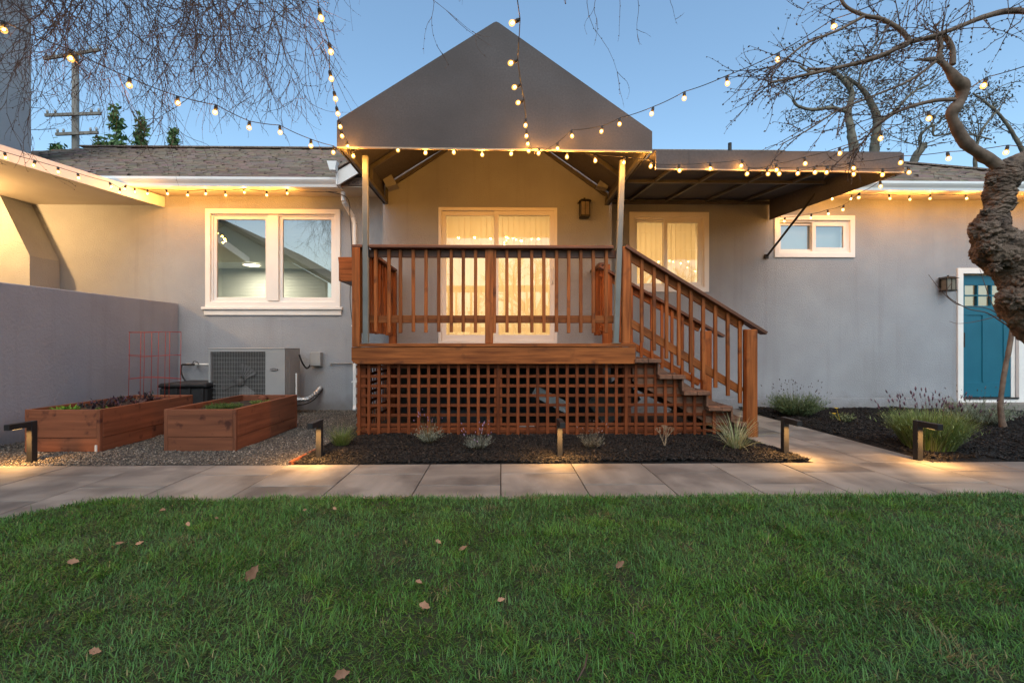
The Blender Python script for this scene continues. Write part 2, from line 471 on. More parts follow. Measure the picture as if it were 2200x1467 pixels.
def wall_panel(name, x0, x1, z0, z1, y0, y1, holes, mat, parent=None):
    """wall slab in the XZ plane between depths y0 (front) and y1, with rectangular openings (hx0,hx1,hz0,hz1)"""
    xs = sorted({x0, x1, *[h[0] for h in holes], *[h[1] for h in holes]}); xs = [x for x in xs if x0 <= x <= x1]
    zs = sorted({z0, z1, *[h[2] for h in holes], *[h[3] for h in holes]}); zs = [z for z in zs if z0 <= z <= z1]
    solid = {}
    for i in range(len(xs) - 1):
        for j in range(len(zs) - 1):
            cx, cz = (xs[i] + xs[i + 1]) / 2, (zs[j] + zs[j + 1]) / 2
            solid[i, j] = not any(h[0] < cx < h[1] and h[2] < cz < h[3] for h in holes)
    V, F, idx = [], [], {}
    def vert(x, y, z):
        k = (x, y, z)
        if k not in idx: idx[k] = len(V); V.append(k)
        return idx[k]
    for (i, j), s in solid.items():
        if not s: continue
        a, b, c, d = xs[i], xs[i + 1], zs[j], zs[j + 1]
        F.append([vert(a, y0, c), vert(b, y0, c), vert(b, y0, d), vert(a, y0, d)])
        F.append([vert(b, y1, c), vert(a, y1, c), vert(a, y1, d), vert(b, y1, d)])
        if not solid.get((i - 1, j)): F.append([vert(a, y0, c), vert(a, y0, d), vert(a, y1, d), vert(a, y1, c)])
        if not solid.get((i + 1, j)): F.append([vert(b, y0, d), vert(b, y0, c), vert(b, y1, c), vert(b, y1, d)])
        if not solid.get((i, j - 1)): F.append([vert(b, y0, c), vert(a, y0, c), vert(a, y1, c), vert(b, y1, c)])
        if not solid.get((i, j + 1)): F.append([vert(a, y0, d), vert(b, y0, d), vert(b, y1, d), vert(a, y1, d)])
    return pydata(name, V, F, mat, parent)

def frame_mesh(name, x0, x1, z0, z1, y0, y1, w, mat, parent=None, bev=.003, wb=None):
    """rectangular picture-frame moulding; wb = bottom member width"""
    wb = w if wb is None else wb
    bm = bmesh.new()
    o = [(x0, z0), (x1, z0), (x1, z1), (x0, z1)]
    i = [(x0 + w, z0 + wb), (x1 - w, z0 + wb), (x1 - w, z1 - w), (x0 + w, z1 - w)]
    F = [bm.verts.new((x, y0, z)) for x, z in o]; Fi = [bm.verts.new((x, y0, z)) for x, z in i]
    B = [bm.verts.new((x, y1, z)) for x, z in o]; Bi = [bm.verts.new((x, y1, z)) for x, z in i]
    for k in range(4):
        n = (k + 1) % 4
        bm.faces.new((F[k], F[n], Fi[n], Fi[k])); bm.faces.new((B[n], B[k], Bi[k], Bi[n]))
        bm.faces.new((F[n], F[k], B[k], B[n])); bm.faces.new((Fi[k], Fi[n], Bi[n], Bi[k]))
    bmesh.ops.recalc_face_normals(bm, faces=bm.faces)
    if bev: bmesh.ops.bevel(bm, geom=bm.edges[:], offset=bev, segments=1, affect='EDGES')
    me = bpy.data.meshes.new(name); bm.to_mesh(me); bm.free()
    return link(name, me, parent, mat)

def vnoise(x, y, s, seed=0):
    """smooth value noise on arrays"""
    r = np.random.default_rng(seed).random((64, 64))
    X, Y = x / s + 31.7, y / s + 17.3
    i, j = np.floor(X).astype(int), np.floor(Y).astype(int)
    fx, fy = X - i, Y - j
    fx, fy = fx * fx * (3 - 2 * fx), fy * fy * (3 - 2 * fy)
    g = lambda a, b: r[a % 64, b % 64]
    return (g(i, j) * (1 - fx) + g(i + 1, j) * fx) * (1 - fy) + (g(i, j + 1) * (1 - fx) + g(i + 1, j + 1) * fx) * fy

# ================================================================== THE SETTING
def structure(o): o['kind'] = 'structure'; return o
structure(pydata('ground', [(-90, -60, -.06), (90, -60, -.06), (90, 90, -.06), (-90, 90, -.06)], [(0, 1, 2, 3)], M['soil']))

def lawn_edge(x):
    """far edge of the lawn (depth) at x"""
    x = np.asarray(x, dtype=float)
    e = 3.12 + .03 * (vnoise(x, x * 0, .22, 3) - .5) * 2
    t = np.clip((-2.6 - x) / 1.0, 0, 1)
    return e - 1.6 * t ** 1.4

xs = np.linspace(-6, 8, 140)
lv, lf = [], []
for i, x in enumerate(xs):
    e = float(lawn_edge(x))
    if x < -3.55: e = .6
    lv += [(x, e, .004), (x, e - .1, .018), (x, -9, .018)]
for i in range(len(xs) - 1):
    a = i * 3
    lf += [(a, a + 1, a + 4, a + 3), (a + 1, a + 2, a + 5, a + 4)]
structure(pydata('lawn_soil', lv, lf, M['lawn_base']))

def blades(n, xy, L, width, lean, yaw, bend, seg_frac=(.0, .45, .8, 1.0)):
    """n blades, each 7 verts / 5 tris. xy (n,2), L, width, lean angle, yaw, bend (all n)"""
    dx, dy = np.cos(yaw), np.sin(yaw)
    sx, sy = -dy, dx
    V = np.zeros((n, 7, 3), dtype=np.float32)
    k = 0
    for q, f in enumerate(seg_frac):
        ang = lean + bend * f
        h = L * f * np.cos(ang * .7); o = L * f * np.sin(ang * .85)
        w = width * (1 - f ** 1.6) * .5
        cx, cy = xy[:, 0] + dx * o, xy[:, 1] + dy * o
        if q < 3:
            V[:, k, 0] = cx + sx * w; V[:, k, 1] = cy + sy * w; V[:, k, 2] = h; k += 1
            V[:, k, 0] = cx - sx * w; V[:, k, 1] = cy - sy * w; V[:, k, 2] = h; k += 1
        else:
            V[:, k, 0] = cx; V[:, k, 1] = cy; V[:, k, 2] = h
    T = np.array([(0, 1, 3), (0, 3, 2), (2, 3, 5), (2, 5, 4), (4, 5, 6)])
    F = (np.arange(n)[:, None, None] * 7 + T[None]).reshape(-1, 3)
    return V.reshape(-1, 3), F

def make_lawn():
    parts = []
    def region(x0, x1, y0, y1, dens):
        n = int((x1 - x0) * (y1 - y0) * dens)
        return np.column_stack([rng.uniform(x0, x1, n), rng.uniform(y0, y1, n)])
    xy = np.vstack([region(-4.2, 4.4, 1.0, 3.3, 19500), region(-6, -4.2, .4, 2, 1500), region(4.4, 7.5, 1.5, 3.3, 3500),
                    region(-2.5, 2.5, .2, 1.0, 2500), region(-5, 5, -4, .2, 500)])
    keep = xy[:, 1] < lawn_edge(xy[:, 0]) + rng.normal(0, .012, len(xy))
    keep &= ~((xy[:, 0] < -3.55) & (xy[:, 1] > .6))
    # thin spots
    tn = vnoise(xy[:, 0], xy[:, 1], .16, 11)
    keep &= ~((tn < .22) & (rng.random(len(xy)) < .45))
    xy = xy[keep]; n = len(xy)
    c1 = vnoise(xy[:, 0], xy[:, 1], .13, 5); c2 = vnoise(xy[:, 0], xy[:, 1], .5, 6); c3 = vnoise(xy[:, 0], xy[:, 1], .07, 8)
    L = (.029 + .009 * c1 + .006 * c2) * rng.uniform(.55, 1.35, n)
    tall = (vnoise(xy[:, 0], xy[:, 1], .12, 14) > .86)
    L = np.where(tall, L * 1.35, L)
    stray = rng.random(n) < .012
    L = np.where(stray, L * 1.8, L)
    width = rng.uniform(.0020, .0052, n)
    yaw = 2 * np.pi * (vnoise(xy[:, 0], xy[:, 1], .22, 9) * 1.6) + rng.normal(0, 1.6, n)
    lean = np.abs(rng.normal(.45, .38, n)) + .3 * c3
    bend = rng.uniform(.1, 1.7, n)
    V, F = blades(n, xy, L, width, lean, yaw, bend)
    V[:, 2] += .012
    base = np.array([.056, .160, .018]); yel = np.array([.115, .24, .020]); blu = np.array([.085, .18, .062]); dry = np.array([.24, .20, .085])
    b = vnoise(xy[:, 0], xy[:, 1], .28, 21)[:, None]; w = vnoise(xy[:, 0], xy[:, 1], .45, 22)[:, None]
    col = base * (1 - b * .6) + blu * b * .6
    col = col * (1 - .35 * (w > .6) * (w - .6) / .4) + yel * .35 * (w > .6) * (w - .6) / .4
    col = np.where(tall[:, None], .55 * col + .45 * yel, col)
    d = rng.random(n)[:, None]
    col = np.where(d < .022, dry, col) * .93
    br = (vnoise(xy[:, 0], xy[:, 1], .10, 31) < .14)[:, None] & (rng.random(n)[:, None] < .4)
    col = np.where(br, dry * .7, col)
    col = col * rng.uniform(.38, 1.75, n)[:, None]
    C = np.repeat(col, 7, axis=0).reshape(n, 7, 3)
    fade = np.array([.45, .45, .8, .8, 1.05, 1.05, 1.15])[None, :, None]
    C = C * (.6 + .4 * fade)          # darker at the base, paler towards the tips
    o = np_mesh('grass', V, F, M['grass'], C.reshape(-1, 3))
    o['kind'] = 'stuff'; o['label'] = 'thick green lawn of mown grass blades'
make_lawn()

# ---- paved path: every slab its own piece
path = structure(pydata('path', [(-7, 1.2, -.02), (12, 1.2, -.02), (12, 4.055, -.02), (-7, 4.055, -.02),
                                 (2.75, 4.055, -.02), (3.82, 4.055, -.02), (3.82, 7.5, -.02), (2.75, 7.5, -.02),
                                 (7.12, 6.5, -.02), (12, 6.5, -.02), (12, 7.5, -.02), (7.12, 7.5, -.02)],
                        [(0, 1, 2, 3), (4, 5, 6, 7), (8, 9, 10, 11)], M['joint']))
def slab(x0, x1, y0, y1):
    g = .0035
    box('paving_slab', x0 + g, x1 - g, y0 + g, y1 - g, -.045, random.uniform(-.0015, .0015), M['slab'], path, bev=.003)
S = .6125
for c in range(-11, 19):
    x0 = c * S
    off = .305 if c % 2 == 0 else S
    y = 4.05
    ys = [4.05, 4.05 - off]
    while ys[-1] > 1.3: ys.append(ys[-1] - S)
    for a, b in zip(ys[1:], ys[:-1]):
        e = float(lawn_edge(x0 + S / 2))
        if x0 + S / 2 < -3.4: e = .9
        if b < e - .35: continue
        slab(x0, x0 + S, a, b)
y = 4.055; k = 0
while y < 7.4:
    y2 = min(y + S, 7.495)
    slab(2.76, 3.28, y, y2); k += 1
    y = y2
y = 4.055
for y2 in (4.37, 4.98, 5.59, 6.2, 6.82, 7.495):
    slab(3.28, 3.82, y, y2); y = y2
x = 7.14
while x < 11:
    slab(x, x + S, 6.52, 7.0); slab(x, x + S, 7.0, 7.495); x += S

# ---- gravel bed
def bumpy_sheet(name, x0, x1, y0, y1, z, amp, mat, nx=60, ny=40, seed=1):
    X, Y = np.meshgrid(np.linspace(x0, x1, nx), np.linspace(y0, y1, ny), indexing='ij')
    Z = z + amp * (vnoise(X, Y, .35, seed) - .3) + amp * .5 * (vnoise(X, Y, .12, seed + 1) - .5)
    edge = np.minimum(np.minimum(X - x0, x1 - X), np.minimum(Y - y0, y1 - Y))
    Z = np.where(edge < .05, z * .3 - .004, Z)
    V = np.column_stack([X.ravel(), Y.ravel(), Z.ravel()])
    i, j = np.meshgrid(np.arange(nx - 1), np.arange(ny - 1), indexing='ij')
    a = (i * ny + j).ravel()
    F = np.vstack([np.column_stack([a, a + ny, a + ny + 1]), np.column_stack([a, a + ny + 1, a + 1])])
    o = np_mesh(name, V, F, mat, smooth=True)
    return structure(o), (lambda px, py: z + amp * (vnoise(px, py, .35, seed) - .3) + amp * .5 * (vnoise(px, py, .12, seed + 1) - .5))
gb, gz = bumpy_sheet('gravel_bed', -5.13, -1.83, 4.06, 7.5, -.012, .02, M['gravel_base'])
g2, _ = bumpy_sheet('bare_soil', -1.83, 1.6, 5.45, 7.0, -.012, .02, M['soil'], seed=4)
mb, mz = bumpy_sheet('mulch_bed', -1.80, 2.75, 4.06, 5.75, .002, .035, M['mulch'], seed=7)
mb2, mz2 = bumpy_sheet('mulch_bed', 3.83, 12, 4.06, 7.5, .004, .045, M['mulch'], 110, 50, seed=9)

def scatter(name, n, x0, x1, y0, y1, zf, size, elong, flat, colfn, mat, label, avoid=None, dens=None):
    xy = np.column_stack([rng.uniform(x0, x1, n), rng.uniform(y0, y1, n)])
    if avoid is not None: xy = xy[avoid(xy)]
    n = len(xy)
    # octahedra, randomly turned
    O = np.array([(1, 0, 0), (-1, 0, 0), (0, 1, 0), (0, -1, 0), (0, 0, 1), (0, 0, -1)], dtype=np.float32)
    V = np.repeat(O[None], n, axis=0)
    s = rng.uniform(size[0], size[1], n)
    V = V * np.stack([s * rng.uniform(*elong, n), s * rng.uniform(.5, 1.0, n), s * rng.uniform(*flat, n)], axis=1)[:, None, :]
    V += rng.normal(0, 1, V.shape) * s[:, None, None] * .18
    yaw = rng.uniform(0, 2 * np.pi, n); pit = rng.normal(0, .35, n)
    cp, sp = np.cos(pit)[:, None], np.sin(pit)[:, None]
    x, z = V[..., 0] * cp - V[..., 2] * sp, V[..., 0] * sp + V[..., 2] * cp
    cy, sy = np.cos(yaw)[:, None], np.sin(yaw)[:, None]
    X, Y = x * cy - V[..., 1] * sy, x * sy + V[..., 1] * cy
    V = np.stack([X + xy[:, :1], Y + xy[:, 1:2], z + (zf(xy[:, 0], xy[:, 1]) + rng.uniform(.001, .012, n))[:, None]], axis=2)
    T = np.array([(0, 2, 4), (2, 1, 4), (1, 3, 4), (3, 0, 4), (2, 0, 5), (1, 2, 5), (3, 1, 5), (0, 3, 5)])
    F = (np.arange(n)[:, None, None] * 6 + T[None]).reshape(-1, 3)
    C = np.repeat(colfn(n), 6, axis=0)
    o = np_mesh(name, V.reshape(-1, 3), F, mat, C)
    o['kind'] = 'stuff'; o['label'] = label
    return o
def gravel_col(n):
    p = np.array([(.16, .135, .11), (.10, .088, .076), (.24, .20, .155), (.05, .046, .042), (.36, .32, .27), (.135, .12, .108)])
    return p[rng.choice(6, n, p=[.3, .25, .15, .15, .05, .1])] * rng.uniform(.7, 1.25, n)[:, None]
def mulch_col(n):
    p = np.array([(.009, .008, .008), (.016, .014, .013), (.026, .021, .018), (.06, .045, .034)])
    return p[rng.choice(4, n, p=[.48, .35, .15, .02])] * rng.uniform(.7, 1.3, n)[:, None]
beds = lambda xy: ~(((xy[:, 0] > -4.66) & (xy[:, 0] < -3.9) & (xy[:, 1] > 4.6) & (xy[:, 1] < 6.02)) | ((xy[:, 0] > -3.32) & (xy[:, 0] < -2.56) & (xy[:, 1] > 4.6) & (xy[:, 1] < 6.02)))
scatter('gravel', 46000, -5.12, -1.83, 4.06, 7.48, gz, (.005, .011), (.9, 1.4), (.5, .8), gravel_col, M['stone'], 'brown and grey pea gravel under the raised beds', beds)
scatter('mulch', 30000, -1.80, 2.74, 4.07, 5.35, mz, (.006, .014), (1.4, 3.2), (.25, .5), mulch_col, M['chip'], 'black bark mulch in the bed before the deck lattice')
scatter('mulch_chips', 46000, 3.84, 9.5, 4.07, 7.48, mz2, (.006, .015), (1.4, 3.0), (.25, .5), mulch_col, M['chip'], 'black bark mulch between the branch path and the blue door',
        lambda xy: ~((xy[:, 0] > 7.1) & (xy[:, 1] > 6.48)))
# terracotta edging strip between gravel and mulch
tag(beam('edging_strip', (-1.83, 4.07, .0), (-1.80, 4.6, .0), .025, .05, M['terracotta']), 'terracotta coloured edging strip between gravel and black mulch', 'edging')

# ================================================================== HOUSE
WY = 7.5                      # main wall front face
BY = 7.0                      # bay front face
XL, XR = -1.765, 1.675        # bay sides
house = thing('house', 'single storey grey stucco house with brown shingle roof behind the deck', 'house')

def rect(u0, u1, v0, v1, Y=WY):
    a, b = P(u0, v1, Y), P(u1, v0, Y)
    return a.x, b.x, a.z, b.z

W1 = rect(452, 722, 460, 650)       # left pair
W2 = rect(1361, 1513, 466, 618)     # by the stairs
W3 = rect(1672, 1826, 473, 544)     # small high one
DR = rect(2066, 2186, 588, 856)     # teal door opening
DR = (DR[0], DR[1], .16, DR[3])
SD = rect(942, 1197, 447, 736, BY)  # sliding door
SD = (SD[0], SD[1], 1.06, SD[3])

wall_panel('wall', -13, 13, -.3, 3.44, WY, WY + .16, [W1, W2, W3, DR, (XL + .1, XR - .1, -.29, 3.44)], M['stucco'], house)
# bay front wall as a gable with the slider opening
wall_panel('wall', XL, XR, .84, 3.42, BY, BY + .14, [SD], M['stucco'], house)
box('shade_painted_wall', XL, XR, BY + .01, BY + .13, -.3, .838, M['shade_painted_wall'], house)  # dark wall colour stands for the shade behind the lattice
prism('gable_wall', [(XL, 3.42), (XR, 3.42), (XR, 3.46), (-.045, 4.44), (XL, 3.46)], 'y', BY, BY + .14, M['stucco'], house)
for x0, x1 in ((XL, XL + .14), (XR - .14, XR)):
    prism('side_wall', [(BY + .14, -.3), (WY, -.3), (WY, 3.44), (BY + .14, 3.44)], 'x', x0, x1, M['stucco'], house)
# concrete base line of the right wall
box('base_ledge', XR + .02, 13, WY - .012, WY, -.2, .17, M['stucco'], house, bev=.004)

# ---- roof
EY, EZ, PITCH = 7.03, 3.52, .55
RY = 10.3; RZ = EZ + (RY - EY) * PITCH
xa, xb, xc, xd = -9.1, 6.3, -12.3, 9.7
rv = [(xc, EY, EZ), (xd, EY, EZ), (xb, RY, RZ), (xa, RY, RZ), (xc, 13.6, EZ), (xd, 13.6, EZ)]
rv += [(x, y, z - .09) for x, y, z in rv]
rf = [(0, 1, 2, 3), (0, 3, 4), (1, 5, 2), (3, 2, 5, 4), (0, 6, 7, 1), (1, 7, 11, 5), (5, 11, 10, 4), (4, 10, 6, 0), (6, 10, 11, 7)]
roof = pydata('roof', rv, rf, M['shingle'], house)
def courses():
    """shingle courses on the front slope: each a thin overlapping strip cut into uneven tabs"""
    V, F, Cc = [], [], []
    n = 30; L = math.hypot(RY - EY, RZ - EZ)
    for k in range(n):
        t0, t1 = k / n, (k + 1.12) / n
        if t1 > 1: t1 = 1
        x0 = xc + (xa - xc) * t0; x1 = xd + (xb - xd) * t0
        x = x0 + .12 * (k % 3)
        while x < x1 - .05:
            w = random.uniform(.08, .26); xe = min(x + w - .004, x1)
            lift = random.uniform(.012, .034); drop = random.uniform(0, .014) / L
            ya, yb = EY + (RY - EY) * (t0 - drop), EY + (RY - EY) * t1
            za, zb = EZ + (RZ - EZ) * (t0 - drop), EZ + (RZ - EZ) * t1
            b = len(V)
            V += [(x, ya, za + .002), (xe, ya, za + .002), (xe, ya - .004, za + lift), (x, ya - .004, za + lift), (xe, yb, zb + .006), (x, yb, zb + .006)]
            F += [(b, b + 1, b + 2), (b, b + 2, b + 3), (b + 3, b + 2, b + 4), (b + 3, b + 4, b + 5)]
            tn = random.choice(((.185, .14, .115), (.205, .155, .13), (.16, .12, .10), (.22, .17, .14)))
            Cc += [[q * random.uniform(.9, 1.1) for q in tn]] * 6
            x += w
    o = np_mesh('shingles', np.array(V), np.array(F), M['tab'], np.array(Cc), roof); o['kind'] = 'stuff'
courses()
beam('ridge_cap', (xa, RY, RZ + .02), (xb, RY, RZ + .02), .2, .03, M['shingle'], roof)
beam('hip_cap', (xb, RY, RZ + .02), (xd, EY, EZ + .02), .2, .03, M['shingle'], roof)
g = Geo(); vp = P(1568, 326, 9.2); g.tube([vp - Vector((0, 0, .4)), vp, vp + Vector((0, 0, .17))], [.035, .035, .035], 10); g.obj('vent_pipe', M['bronze'], roof)
# soffits
box('soffit', -13, XL - .02, EY + .02, WY, 3.41, 3.43, M['soffit'], house, bev=0)
box('soffit', XR + .02, 13, EY + .02, WY, 3.41, 3.43, M['soffit'], house, bev=0)
# gutters: ogee profile
def gutter(x0, x1):
    prof = [(EY + .02, 3.385), (EY - .055, 3.385), (EY - .062, 3.425), (EY - .085, 3.455), (EY - .10, 3.48), (EY - .10, 3.515), (EY - .088, 3.515), (EY - .088, 3.505), (EY + .02, 3.505)]
    prism('gutter', prof, 'x', x0, x1, M['gutter'], house)
gutter(-6.25, -2.43); gutter(XR + .9, 12.5)
# bay roof rake, seen left of the canopy, with gutter end and return
def rake(sign, xe):
    z0 = 3.38; x2 = -.045
    a = Vector((xe, EY - .14, z0)); b = Vector((x2, EY - .14, z0 + abs(x2 - xe) * .6))
    prism('rake_board', [(a.x, a.z), (a.x, a.z + .21), (b.x, b.z + .22), (b.x, b.z)], 'y', EY - .13, EY - .10, M['trim'], house)
    prism('bay_roof', [(a.x + sign * -.03, a.z + .215), (a.x + sign * -.03, a.z + .245), (b.x, b.z + .25), (b.x, b.z + .22)], 'y', EY - .16, 9.0, M['shingle'], house)
    prism('bay_soffit', [(a.x, a.z + .06), (a.x, a.z + .08), (a.x + sign * .68, a.z + .08 + .408), (a.x + sign * .68, a.z + .06 + .408)], 'y', EY - .10, BY if 0 else 6.99, M['soffit'], house)
rake(1, -2.42)
box('gutter_end', -2.425, -2.40, EY - .15, EY + .1, 3.39, 3.60, M['gutter'], house)
prism('scupper', [(-2.52, 3.70), (-2.38, 3.70), (-2.40, 3.57), (-2.48, 3.57)], 'y', EY - .25, EY - .14, M['gutter'], house)

# downspout
ds = [P(737, 412, 7.1), P(738, 432, 7.12), P(748, 450, 7.30), P(758, 466, 7.42), P(762, 480, 7.44), P(763, 700, 7.44), P(763, 872, 7.44), P(762, 882, 7.38)]
for k, (a, b) in enumerate(zip(ds[:-1], ds[1:])):
    beam('downspout', a, b + (b - a).normalized() * .006, .075, .055, M['gutter'], house, up=(1, 0, .01), bev=.012)
for v in (560, 700, 820): 
    q = P(763, v, 7.44); box('downspout_strap', q.x - .05, q.x + .05, 7.405, 7.49, q.z - .012, q.z + .012, M['gutter'], house)
cg = Geo(); cg.tube(smooth_path([P(700, 412, 7.08), P(745, 425, 7.08), P(752, 470, 7.36), P(756, 560, 7.38), P(752, 640, 7.38), P(758, 700, 7.38)], 6), .006, 5)
cg.obj('cable', M['rubber'], house)

# ---- windows
def casing(parent, r, w=.075, y=WY):
    x0, x1, z0, z1 = r
    frame_mesh('casing', x0 - w, x1 + w, z0 - w, z1 + w, y - .022, y + .02, w + .004, M['trim'], parent)

def sash(parent, x0, x1, z0, z1, y, w=.045, glass='glass'):
    s = frame_mesh('sash', x0, x1, z0, z1, y, y + .04, w, M['trim'], parent)
    pydata('pane', [(x0 + w - .004, y + .02, z0 + w - .004), (x1 - w + .004, y + .02, z0 + w - .004), (x1 - w + .004, y + .02, z1 - w + .004), (x0 + w - .004, y + .02, z1 - w + .004)], [(0, 1, 2, 3)], M[glass], parent)

def window(r, name='window', glass='glass', sills=False, split=.5, mull=.0, depth_far=.05):
    x0, x1, z0, z1 = r
    w = frame_mesh(name, x0, x1, z0, z1, WY + .012, WY + .10, .035, M['trim'], house)
    frame_mesh('casing', x0 - .07, x1 + .07, z0 - .07, z1 + .07, WY - .024, WY + .014, .078, M['trim'], w)
    xm = x0 + (x1 - x0) * split
    if mull:
        box('mullion', xm - mull / 2, xm + mull / 2, WY - .02, WY + .10, z0 + .03, z1 - .03, M['trim'], w)
        sash(w, x0 + .036, xm - mull / 2 - .002, z0 + .036, z1 - .036, WY + .025, .05, glass)
        sash(w, xm + mull / 2 + .002, x1 - .036, z0 + .036, z1 - .036, WY + .025, .05, glass)
    else:
        sash(w, x0 + .036, xm + .02, z0 + .036, z1 - .036, WY + .06, .04, glass)
        sash(w, xm - .02, x1 - .036, z0 + .036, z1 - .036, WY + .016, .06, glass)
    if sills:
        box('sill', x0 - .115, x1 + .115, WY - .06, WY + .0, z0 - .115, z0 - .072, M['trim'], w, bev=.006)
        box('apron', x0 - .09, x1 + .09, WY - .026, WY, z0 - .20, z0 - .118, M['trim'], w)
    return w
w1 = window(W1, sills=True, mull=.17)
w2 = window(W2, glass='glass_clear', split=.45)
w3 = window(W3, split=.5)

# ---- sliding glass door
sdo = frame_mesh('sliding_door', SD[0], SD[1], SD[2], SD[3], BY - .015, BY + .10, .045, M['trim'], house, wb=.04)
xm = P(1066, 500, BY).x
for a, b, yy, nm in ((SD[0] + .045, xm + .03, BY + .05, 'door_leaf'), (xm - .03, SD[1] - .045, BY + .005, 'door_leaf')):
    frame_mesh(nm, a, b, SD[2] + .04, SD[3] - .045, yy, yy + .035, .065, M['trim'], sdo, wb=.09)
    pydata('pane', [(a + .06, yy + .018, SD[2] + .12), (b - .06, yy + .018, SD[2] + .12), (b - .06, yy + .018, SD[3] - .105), (a + .06, yy + .018, SD[3] - .105)], [(0, 1, 2, 3)], M['glass_clear'], sdo)
g = Geo(); hx = SD[1] - .075
g.tube(smooth_path([(hx, BY - .0, 1.95), (hx, BY - .05, 1.98), (hx, BY - .06, 2.07), (hx, BY - .05, 2.16), (hx, BY, 2.19)], 4), .010, 6)
g.obj('handle', M['trim'], sdo)

# ---- teal door
dx0, dx1, dz0, dz1 = DR
dr = frame_mesh('door', dx0 - .085, dx1 + .085, dz0 - .085, dz1 + .085, WY - .028, WY + .02, .09, M['trim'], house, wb=.06)
tx0, tx1, tz0, tz1 = dx0 + .012, dx1 - .07, dz0 + .02, dz1 - .02
lt = rect(2075, 2178, 613, 657, WY + .06)
gw = (tx1 - tx0 - .22) / 3
lights = [(tx0 + .09 + i * (gw + .02), tx0 + .09 + i * (gw + .02) + gw, lt[2] + .0 + j * .18, lt[2] + .16 + j * .18) for i in range(3) for j in range(2)]
wall_panel('door_panel', tx0, tx1, tz0, tz1, WY + .05, WY + .10, lights, M['door'], dr)
for a, b, c, d in lights:
    pydata('pane', [(a, WY + .085, c), (b, WY + .085, c), (b, WY + .085, d), (a, WY + .085, d)], [(0, 1, 2, 3)], M['glass'], dr)
zt = tz1 - .66
for a, b, c, d in ((tx0, tx1, tz0, tz0 + .24), (tx0, tx1, zt, zt + .13), (tx0, tx0 + .12, tz0 + .24, zt), (tx1 - .12, tx1, tz0 + .24, zt), ((tx0 + tx1) / 2 - .05, (tx0 + tx1) / 2 + .05, tz0 + .24, zt)):
    box('rail', a, b, WY + .036, WY + .052, c, d, M['door'], dr, bev=.004)
box('threshold', dx0, dx1, WY - .03, WY + .12, dz0 - .0, dz0 + .018, M['bronze'], dr)
box('lock', tx0 + .012, tx0 + .05, WY + .0, WY + .037, tz0 + .82, tz0 + 1.06, M['bronze'], dr)
box('jamb', tx1, dx1, WY + .03, WY + .12, dz0, dz1, M['trim'], dr)
box('step', dx0 - .3, dx1 + .6, WY - .25, WY - .002, -.1, .10, M['slab'], dr, bev=.01)

# ---- rooms behind the glass
def room(x0, x1, y0, y1, z0, z1, mat):
    V = [(x0, y0, z0), (x1, y0, z0), (x1, y1, z0), (x0, y1, z0), (x0, y0, z1), (x1, y0, z1), (x1, y1, z1), (x0, y1, z1)]
    F = [(0, 1, 2, 3), (4, 7, 6, 5), (1, 5, 6, 2), (2, 6, 7, 3), (3, 7, 4, 0)]
    pydata('interior_wall', V, F, mat, house)
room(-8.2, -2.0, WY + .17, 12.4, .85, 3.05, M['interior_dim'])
room(-1.62, 3.9, WY + .17, 11.4, 1.03, 3.40, M['interior'])
V = [(x, y, z) for z in (1.03, 3.40) for x, y in ((-1.62, BY + .141), (1.53, BY + .141), (1.53, WY + .169), (-1.62, WY + .169))]
pydata('interior_wall', V, [(0, 1, 2, 3), (4, 7, 6, 5), (1, 5, 6, 2), (3, 7, 4, 0)], M['interior'], house)
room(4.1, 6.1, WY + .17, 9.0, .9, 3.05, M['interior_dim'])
room(7.0, 9.2, WY + .17, 10.0, .1, 3.05, M['interior'])

def area(name, loc, size, power, col, rot=(0, 0, 0), parent=None):
    d = bpy.data.lights.new(name, 'AREA'); d.energy = power; d.color = col; d.shape = 'DISK'; d.size = size
    o = bpy.data.objects.new(name, d); COL.objects.link(o); o.location = loc; o.rotation_euler = rot
    if parent: o.parent = parent
    return o
def ceiling_lamp(loc, r, power, col, label):
    g = Geo(); g.tube([Vector(loc) + Vector((0, 0, .0)), Vector(loc) + Vector((0, 0, .03))], [r, r], 20)
    t = thing('ceiling_lamp', label, 'ceiling lamp', 'ceiling lamps inside the house')
    g.obj('diffuser', M['room_lamp'], t)
    g = Geo(); g.tube([Vector(loc) + Vector((0, 0, .005)), Vector(loc) + Vector((0, 0, .035))], [r * 1.2, r * 1.2], 20, cap=False); g.obj('ring', M['trim'], t)
    area('ceiling_lamp_light', Vector(loc) - Vector((0, 0, .02)), r * 2, power, col, parent=t)
WARM = (1.0, .70, .36)
ceiling_lamp((-.1, 8.9, 3.34), .3, 58, WARM, 'round lamp glowing on the ceiling behind the sliding glass door')
ceiling_lamp((2.6, 9.2, 3.34), .25, 32, WARM, 'round lamp glowing behind the window beside the stair rail')
q = P(541, 575, 11.6)
ceiling_lamp((q.x, 11.6, 3.0), .17, 70, (1, .88, .68), 'small recessed disc light seen through the twin casement window')
ceiling_lamp((5.1, 8.5, 3.0), .12, 22, (.85, .95, 1), 'cool lamp behind the shade of the small high window')
ceiling_lamp((8.1, 9.0, 3.0), .15, 5, WARM, 'lamp in the room behind the teal door')

